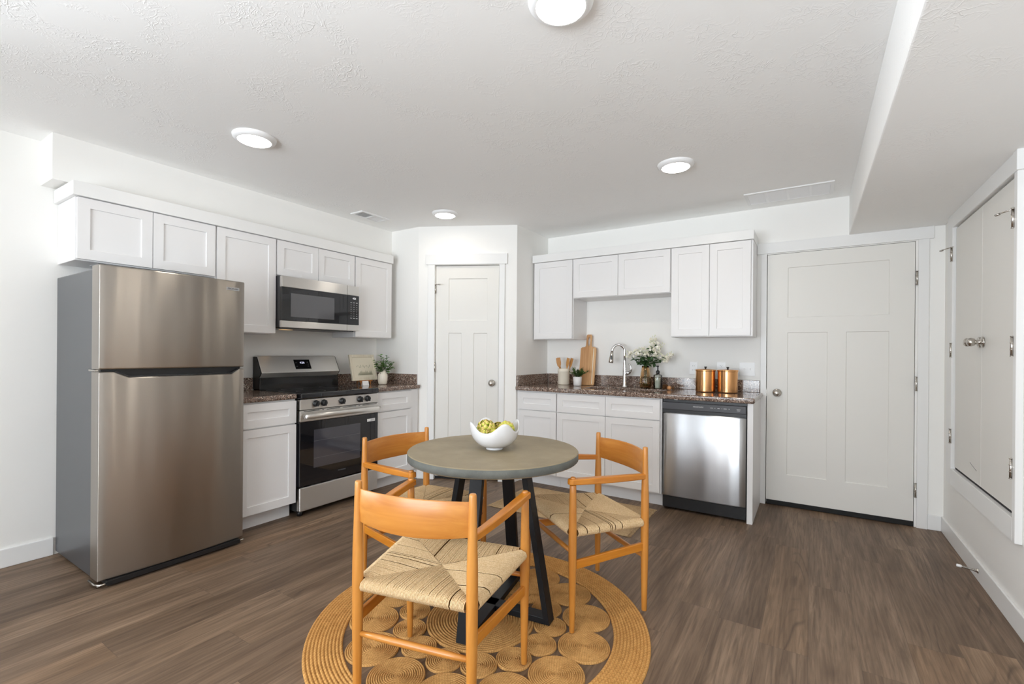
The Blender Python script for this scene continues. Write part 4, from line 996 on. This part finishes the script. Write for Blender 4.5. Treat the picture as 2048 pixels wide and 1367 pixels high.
# woven mat in front of the sink cabinets
# corners (floor): left (-2.15,3.04) .. right (-1.03,3.71) .. near (-1.02,3.04)
t = thing('woven_mat', 'pale natural woven mat on the floor before the sink cabinets', 'mat', (-1.585, 3.36, 0), 0)
g = G(); x0, x1, y0, y1 = -.56, .56, -.325, .325; n = 60
rows = []
for k in range(n+1):
    yy = y0+(y1-y0)*k/n; zz = .0045+.0018*abs(math.sin(k*PI/2)) ; rows.append([g.bm.verts.new((x0+(x1-x0)*i/8+random.uniform(-.003, .003)*(i in (0, 8)), yy, .003+.004*(k % 2))) for i in range(9)])
for a, b in zip(rows, rows[1:]):
    for i in range(8): g.bm.faces.new((a[i], a[i+1], b[i+1], b[i])).smooth = True
g.build('weave', 'mat', t, solid=.003)
g = G()
for s_ in (x0, x1):
    for k in range(90):
        yy = y0+(y1-y0)*k/89; d = (1 if s_ > 0 else -1); g.tube([(s_, yy, .005), (s_+d*.012, yy+random.uniform(-.003, .003), .003), (s_+d*random.uniform(.018, .026), yy+random.uniform(-.004, .004), .0025)], .0016, 5)
sub(g.build('fringe', 'mat', t, merge=False), 'short frayed fringe'); 

# ------------------------------------------------------------------ counter things
CT = .9105
def leafmesh(g, la, base, d, n_, L, W, cup=.15, seg=4, t0=0.0, t1=1.0):
    d = Vector(d).normalized(); n_ = Vector(n_); n_ = (n_-d*n_.dot(d)).normalized(); sd = d.cross(n_); prev = None
    for k in range(seg+1):
        f = k/seg; wd = W*math.sin(PI*min(1, .08+f*.92))**.8*.5 if f < 1 else .0003; c = base+d*(L*f)-n_*(L*.25*f*f)
        row = []
        for e, cc in ((-1, cup*W), (0, 0), (1, cup*W)):
            v = g.bm.verts.new(c+sd*wd*e+n_*cc*abs(e)*(wd/(W*.5+1e-6))); v[la] = t0+(t1-t0)*f; row.append(v)
        if prev:
            for i in (0, 1): g.bm.faces.new((prev[i], prev[i+1], row[i+1], row[i])).smooth = True
        prev = row
def leafG(): g = G(); la = g.bm.verts.layers.float.new('tip'); return g, la

# crock with utensils
t = thing('utensil_crock', 'cream ceramic crock with wooden utensils near the pantry side', 'crock', (-2.080, 4.205, CT))
g = G(); g.lathe([(0, .002), (.050, .002), (.056, 0), (.0585, .006), (.0585, .128), (.0605, .131), (.0605, .138), (.0585, .141), (.0585, .158), (.0565, .161), (.0535, .158), (.0535, .01), (0, .01)], 48); g.build('jar', 'ceramic_cream', t)
def utensil(name, loc, dirv, L, wd, label, face):
    d = Vector(dirv).normalized(); f = Vector(face); f = (f-d*f.dot(d)).normalized(); sd = d.cross(f); m2 = Matrix.Identity(4)
    for i in range(3): m2[i][0] = sd[i]; m2[i][1] = f[i]; m2[i][2] = d[i]
    g = G(); g.tube([m2 @ Vector((0, 0, 0)), m2 @ Vector((0, 0, L*.68))], [.0055, .0065], 10)
    w_ = wd/2; poly = [(-.006, L*.62), (.006, L*.62), (w_*.8, L*.70), (w_, L*.80), (w_*.95, L), (-w_*.95, L), (-w_, L*.80), (-w_*.8, L*.70)]
    mm = m2 @ Matrix(((1, 0, 0, 0), (0, 0, 1, 0), (0, 1, 0, 0), (0, 0, 0, 1)))
    g.prism(poly, -.0035, .0035, mm); o = g.build(name, 'bamboo', bevel=.0015, merge=False); o.location = loc; return tag(o, label, 'utensil', 'wooden utensils in the cream crock')
utensil('wooden_spatula', (-2.090, 4.185, CT+.014), (-.16, -.03, 1), .255, .046, 'flat wooden spatula leaning left in the cream crock', (.2, -1, 0))
utensil('wooden_spatula', (-2.088, 4.225, CT+.014), (-.27, .02, 1), .262, .040, 'wooden spatula leaning furthest left, its edge towards the room', (-1, -.2, 0))
utensil('wooden_spoon', (-2.062, 4.188, CT+.014), (.18, -.03, 1), .255, .040, 'wooden spatula leaning right behind the small green plant', (-.4, -1, 0))
utensil('wooden_spoon', (-2.064, 4.222, CT+.014), (.27, .0, 1), .258, .036, 'wooden spoon leaning right beside the cutting board', (-.3, -1, 0))
# small green plant in white pot
t = thing('potted_plant', 'small spiky green plant in a plain white pot before the cutting board', 'plant', (-1.888, 4.115, CT))
g = G(); g.lathe([(0, .001), (.034, .001), (.037, .004), (.0425, .086), (.0405, .087), (.038, .080), (0, .080)], 40); g.build('pot', 'ceramic_white', t)
g, la = leafG(); rnd = random.Random(5)
for i in range(34):
    a = rnd.uniform(0, 2*PI); el = rnd.uniform(.35, 1.4); d = Vector((math.cos(a)*math.cos(el), math.sin(a)*math.cos(el), math.sin(el)+.25)).normalized()
    b = Vector((math.cos(a)*.018*rnd.random(), math.sin(a)*.018*rnd.random(), .080)); L = rnd.uniform(.07, .125)
    if b.z+d.z*L > .19: L *= .85
    g.tube([b, b+d*L*.5, b+d*L+Vector((0, 0, -.1*L))], [.0012, .001, .0006], 5, cap=False)
    for k in range(9):
        f = .18+.8*k/9; p = b+d*L*f-Vector((0, 0, .1*L*f*f)); q = Vector((rnd.uniform(-1, 1), rnd.uniform(-1, 1), rnd.uniform(-.2, .8)))
        leafmesh(g, la, p, (d*.8+q*.7), q.cross(d)+Vector((0, 0, .3)), rnd.uniform(.016, .028), .0075, seg=3, t0=.1+.5*f*rnd.random(), t1=.3+.75*f*(L > .10)*rnd.random())
g.build('foliage', 'plant_leaf', t, merge=False)
# cutting board leaning on the wall
t = thing('cutting_board', 'tall wooden cutting board with looped handle leaning on the wall', 'cutting board', (-1.857, 4.262, CT))
t.rotation_euler = (math.radians(-8.2), 0, math.radians(-2))
g = G(); hw, hb = .083, .375
outer = [(-hw, .01), (-hw+.01, 0), (hw-.01, 0), (hw, .01), (hw, hb-.012), (hw-.014, hb), (.036, hb+.004), (.029, hb+.018), (.0285, hb+.115), (.020, hb+.128), (-.020, hb+.128), (-.0285, hb+.115), (-.029, hb+.018), (-.036, hb+.004), (-hw+.014, hb), (-hw, hb-.012)]
no = len(outer); hole = [(.0135*math.cos(a), hb+.058+.047*math.sin(a)) for a in [2*PI*k/20 for k in range(20)]]
import mathutils
tess = mathutils.geometry.tessellate_polygon([[Vector((x, y, 0)) for x, y in outer], [Vector((x, y, 0)) for x, y in reversed(hole)]])
allp = outer+list(reversed(hole)); th = .018
fr = [g.bm.verts.new((x, -th, z)) for x, z in allp]; bk = [g.bm.verts.new((x, 0, z)) for x, z in allp]
for a, b, c in tess: g.bm.faces.new((fr[a], fr[b], fr[c])); g.bm.faces.new((bk[c], bk[b], bk[a]))
def loopf(i0, n):
    for k in range(n): a, b = i0+k, i0+(k+1) % n; g.bm.faces.new((fr[a], fr[b], bk[b], bk[a]))
loopf(0, no); loopf(no, len(hole))
g.build('board', 'board', t, bevel=.003, seg=2, ang=60)
g = G(); g.box(hw-.028, hw-.0205, -th-.0004, -th+.001, .012, hb-.012); sub(g.build('inlay_strip', 'frame_cream', t), 'pale inlay strip')

# amber vase and flowers
VX, VY = -1.262, 4.215
t = thing('ribbed_glass_vase', 'tall amber ribbed glass vase holding white flowers', 'vase', (VX, VY, CT))
g = G(); n = 96; prof = [(.0, .002), (.040, .001), (.0455, .006), (.0485, .045), (.046, .09), (.038, .14), (.031, .18), (.0295, .205)]; rings = []
for r_, z in prof: rings.append([g.bm.verts.new(((r_+(.0012*math.cos(24*2*PI*k/n) if r_ > .02 else 0))*math.cos(2*PI*k/n), (r_+(.0012*math.cos(24*2*PI*k/n) if r_ > .02 else 0))*math.sin(2*PI*k/n), z)) for k in range(n)] if r_ > 0 else [g.bm.verts.new((0, 0, z))])
for a, b in zip(rings, rings[1:]):
    for k in range(n):
        if len(a) == 1: g.bm.faces.new((a[0], b[(k+1) % n], b[k])).smooth = True
        else: g.bm.faces.new((a[k], a[(k+1) % n], b[(k+1) % n], b[k])).smooth = True
g.build('glass', 'amber', t, solid=.0025)
t = thing('flower_bouquet', 'loose bouquet of white blossoms and dark leaves in the amber vase', 'flowers', (VX, VY, CT+.01))
rnd = random.Random(11); tips = []
targets = [(-.155, -.01, .275), (-.12, -.05, .285), (-.09, .02, .315), (-.05, -.07, .295), (-.03, .0, .335), (.015, -.06, .305), (.03, .02, .345), (.055, -.02, .385), (.06, .02, .425), (.075, -.05, .345), (.10, .0, .315), (.11, -.06, .285), (.16, -.02, .275), (.205, -.02, .265), (.235, -.04, .285), (.19, -.05, .245), (-.005, .03, .30), (.13, .03, .355), (.085, .01, .40)]
g = G()
for tx, ty, tz in targets:
    b = Vector((rnd.uniform(-.018, .018), rnd.uniform(-.018, .018), .01)); nk = Vector((rnd.uniform(-.012, .012), rnd.uniform(-.012, .012), .195)); e = Vector((tx, ty, tz))
    g.tube([b, nk, nk.lerp(e, .5)+Vector((0, 0, .015)), e], [.0016, .0015, .0012, .0009], 6); tips.append((nk, e))
g.build('stems', 'stem', t, merge=False)
g, la = leafG()
for nk, e in tips:
    for k in range(5):
        f = rnd.uniform(.25, .95); p = nk.lerp(e, f); q = Vector((rnd.uniform(-1, 1), rnd.uniform(-1, .6), rnd.uniform(-.4, .6)))
        leafmesh(g, la, p, q, (rnd.uniform(-.5, .5), -.6, 1), rnd.uniform(.032, .052)*(1.25-f*.55), .026*(1.2-.5*f), seg=4, t0=.0, t1=.2+.7*f*rnd.random())
for i in range(26):
    a = rnd.uniform(PI, 2.25*PI); p = Vector((.02*math.cos(a), .02*math.sin(a), rnd.uniform(.20, .235)))
    leafmesh(g, la, p, (math.cos(a), math.sin(a), rnd.uniform(-.15, .9)), (0, -.3, 1), rnd.uniform(.045, .075), .027, seg=4, t0=0, t1=.5*rnd.random())
g.build('leaves', 'leaf_dark', t, merge=False)
def blossom(r_, seed, white=True):
    rn = random.Random(seed); g = G()
    for layer in range(3):
        for k in range(5):
            a = 2*PI*k/5+layer*.63; el = .25+layer*.45
            d = Vector((math.cos(a)*math.cos(el), math.sin(a)*math.cos(el), math.sin(el))); n_ = Vector((-math.cos(a)*math.sin(el), -math.sin(a)*math.sin(el), math.cos(el))); sd = d.cross(n_); prev = None
            for j, (f, wd, up2) in enumerate(((0, .12, 0), (.35, .5, .0), (.7, .62, .10), (1.0, .30, .22))):
                c = d*(r_*f*(1-.15*layer))+n_*(r_*up2); row = [g.bm.verts.new(c-sd*r_*wd+n_*r_*.08), g.bm.verts.new(c), g.bm.verts.new(c+sd*r_*wd+n_*r_*.08)]
                if prev:
                    for i in (0, 1): g.bm.faces.new((prev[i], prev[i+1], row[i+1], row[i])).smooth = True
                prev = row
    return g.build('blossom', 'petal', None, merge=False)
b0 = blossom(.0215, 1); b0.parent = t; first = True
def place_b(p, sc):
    global first
    o = b0 if first else b0.copy()
    if not first: COL.objects.link(o)
    first = False; o.parent = t; o.location = p; o.scale = (sc,)*3; o.rotation_euler = (rnd.uniform(-.2, 1.6), rnd.uniform(-.7, .7), rnd.uniform(0, 6))
for nk, e in tips:
    for k in range(5):
        place_b(e+Vector((rnd.uniform(-.024, .024), rnd.uniform(-.024, .02), rnd.uniform(-.020, .022))), rnd.uniform(.55, 1.0))
g = G()
for nk, e in tips:
    for k in range(5):
        p = e+Vector((rnd.uniform(-.032, .032), rnd.uniform(-.02, .02), rnd.uniform(-.005, .045))); g.tube([e, p], .0006, 4, cap=False)
        g.lathe([(0, -.006), (.0036, -.002), (.0038, .002), (.0015, .006), (0, .0065)], 8, Matrix.Translation(p))
g.build('buds', 'bud', t, merge=False)
# soap dispenser
t = thing('soap_dispenser', 'clear glass soap dispenser with black pump beside the vase', 'soap dispenser', (-1.155, 4.232, CT))
g = G(); g.lathe([(0, .002), (.034, .001), (.037, .005), (.037, .118), (.035, .124), (.016, .128), (.0145, .142)], 40); g.build('bottle', 'frost', t, solid=.002)
g = G(); g.lathe([(0, .005), (.0335, .005), (.0340, .010), (.0340, .098), (0, .098)], 36); g.build('soap', 'soap', t)
g = G(); g.lathe([(.016, .138), (.0165, .139), (.0165, .160), (.010, .162), (.008, .166), (.0055, .167), (.0055, .196), (.009, .198), (.009, .207), (0, .208)], 24); g.tube([(0, 0, .203), (-.025, -.006, .203), (-.040, -.010, .199)], [.0048, .004, .0032], 10); g.build('pump', 'black', t)
# bristle brush with turned wooden end
t = thing('dish_brush', 'brown bristle dish brush with pale wooden end lying by the dispenser', 'brush', (-1.062, 4.165, CT), math.radians(12))
g = G(); rnd = random.Random(8)
for i in range(420):
    a = rnd.uniform(0, 2*PI); f = rnd.random(); r1 = .021+.004*rnd.random(); x = -.030+.040*f
    g.tube([(x, .004*math.cos(a), .023+.004*math.sin(a)), (x+rnd.uniform(-.006, .006), r1*math.cos(a), max(.001, .0235+.92*r1*math.sin(a)))], .0011, 4, cap=False)
g.build('bristles', 'bristle', t, merge=False)
g = G(); g.tube([(-.028, 0, .023), (.006, 0, .021)], .009, 14); g.tube([(.006, 0, .020), (.012, -.003, .018), (.022, -.008, .0165), (.032, -.012, .0165), (.040, -.015, .017), (.043, -.016, .017)], [.010, .015, .0165, .0165, .012, .005], 20); g.build('wooden_end', 'cork', t)
g = G()
for i in range(60):
    a = rnd.uniform(0, 2*PI); x = .045+.012*rnd.random(); g.tube([(x-.008, -.016, .017), (x+.012, -.018+.014*math.cos(a), max(.001, .017+.015*math.sin(a)))], .0007, 4, cap=False)
g.build('bristle_tuft', 'bristle', t, merge=False)
# copper canisters
def canister(x, y, label):
    t = thing('copper_canister', label, 'canister', (x, y, CT), 0, 'copper canisters on the sink counter')
    g = G(); g.lathe([(0, .001), (.072, .001), (.076, .003), (.0765, .008), (.0765, .172)], 64); g.build('canister_body', 'copper', t)
    g = G(); g.lathe([(.0765, .1725), (.0795, .1725), (.080, .176), (.080, .184), (.078, .1865), (.03, .190), (0, .1905)], 64); g.build('lid', 'copper', t)
    g = G(); g.lathe([(0, .190), (.007, .190), (.006, .196), (.0105, .207), (.0105, .210), (0, .2105)], 24); g.build('lid_knob', 'black', t)
    return t
canister(-.738, 4.150, 'shiny copper canister with black knob, left of the two')
canister(-.570, 4.165, 'shiny copper canister with black knob, right of the two')

# left counter: framed print on easel, card, vase with greenery
t = thing('tabletop_easel', 'small wooden easel under the cream framed print', 'easel', (-3.585, 2.985, CT), math.radians(90))
g = G(); g.box(-.070, .070, -.032, -.012, .030, .040); g.build('ledge', 'easel', t, bevel=.001)
for s_ in (-1, 1):
    g = G(); g.tube([(s_*.055, -.022, .001), (s_*.055, -.020, .030)], .006, 8); g.tube([(s_*.055, .004, .034), (s_*.030, .060, .16)], .005, 8); g.build('leg', 'easel', t)
g = G(); g.tube([(0, .105, .003), (0, .060, .155)], .005, 8); g.build('rear_leg', 'easel', t)
t = thing('framed_print', 'cream framed faded print tilted back on the small easel', 'picture', (-3.566, 2.985, CT+.042), math.radians(90)); t.rotation_euler = (math.radians(-14), 0, math.radians(90))
g = G().slab([-.145, -.118, .118, .145], [0, .027, .223, .250], {(1, 1)}, .018, .006, Matrix(((1, 0, 0, 0), (0, 0, -1, 0), (0, 1, 0, 0), (0, 0, 0, 1)))); g.build('frame', 'frame_cream', t, bevel=.0015)
g = G(); g.box(-.117, .117, .0052, .0058, .028, .222); pp = g.build('print', 'paper', t)
g = G(); rnd = random.Random(4)
for i in range(11): 
    x = -.075+.0150*i; g.box(x-.003, x+.003, .0046, .0051, .128+.010*math.sin(i*1.9), .142+.008*math.sin(i*2.7))
for i in range(10): 
    x = -.06+.016*i; hgt = .018+.02*abs(math.sin(i*.9)); g.vface([(x-.016, .0048, .050), (x+.018, .0048, .050), (x+.002, .0048, .050+hgt+.01)], [(0, 1, 2)])
g.build('faded_drawing', 'ink', pp)
t = thing('name_card', 'small blank white folded card before the easel', 'card', (-3.475, 2.905, CT), math.radians(84))
g = G(); g.vface([(-.032, -.012, 0), (.032, -.012, 0), (.032, 0, .042), (-.032, 0, .042), (-.032, .012, 0), (.032, .012, 0)], [(0, 1, 2, 3), (3, 2, 5, 4)]); g.build('card', 'plastic_w', t, solid=.0008)
t = thing('ribbed_ceramic_vase', 'cream ribbed ceramic vase on the right end of the range-side counter', 'vase', (-3.455, 3.095, CT))
g = G(); n = 80; prof = [(0, .002), (.034, .001), (.040, .008), (.0445, .04), (.0465, .08), (.043, .098), (.031, .112), (.029, .120), (.0305, .136), (.027, .136), (.025, .118), (0, .115)]; rings = []
for r_, z in prof:
    rb = (lambda k: r_+(.0007*math.cos(20*2*PI*k/n) if .01 < z < .1 and r_ > .03 else 0))
    rings.append([g.bm.verts.new((rb(k)*math.cos(2*PI*k/n), rb(k)*math.sin(2*PI*k/n), z)) for k in range(n)] if r_ > 0 else [g.bm.verts.new((0, 0, z))])
for a, b in zip(rings, rings[1:]):
    for k in range(n):
        vv = (a[0], b[(k+1) % n], b[k]) if len(a) == 1 else ((a[k], a[(k+1) % n], b[0]) if len(b) == 1 else (a[k], a[(k+1) % n], b[(k+1) % n], b[k]))
        g.bm.faces.new(vv).smooth = True
g.build('vase_body', 'ceramic_cream', t)
t = thing('green_sprigs', 'leafy green sprigs standing in the cream ribbed vase', 'plant', (-3.455, 3.095, CT+.118))
rnd = random.Random(21); gs = G(); g, la = leafG()
for tx, ty, tz in ((.02, -.10, .075), (-.03, -.07, .11), (.05, -.04, .10), (-.02, -.01, .16), (.03, .02, .15), (.06, .05, .10), (-.03, .09, .11), (.03, .11, .09), (.00, -.05, .05), (.05, .07, .045), (-.04, .05, .13)):
    e = Vector((tx, ty, tz)); b = Vector((tx*.12, ty*.12, -.06)); m_ = b.lerp(e, .55)+Vector((0, 0, .02))
    gs.tube([b, m_, e], [.0015, .0013, .0008], 6)
    for k in range(15):
        f = .36+.64*k/14; p = b.lerp(m_, f/.55) if f < .55 else m_.lerp(e, (f-.55)/.45); a = rnd.uniform(0, 2*PI)
        leafmesh(g, la, p, (math.cos(a), math.sin(a), rnd.uniform(-.2, .7)), (0.2, 0, 1), rnd.uniform(.026, .042), .024, seg=3, t0=.1, t1=rnd.uniform(.3, 1))
gs.build('stems', 'twig', t, merge=False); g.build('leaves', 'leaf', t, merge=False)
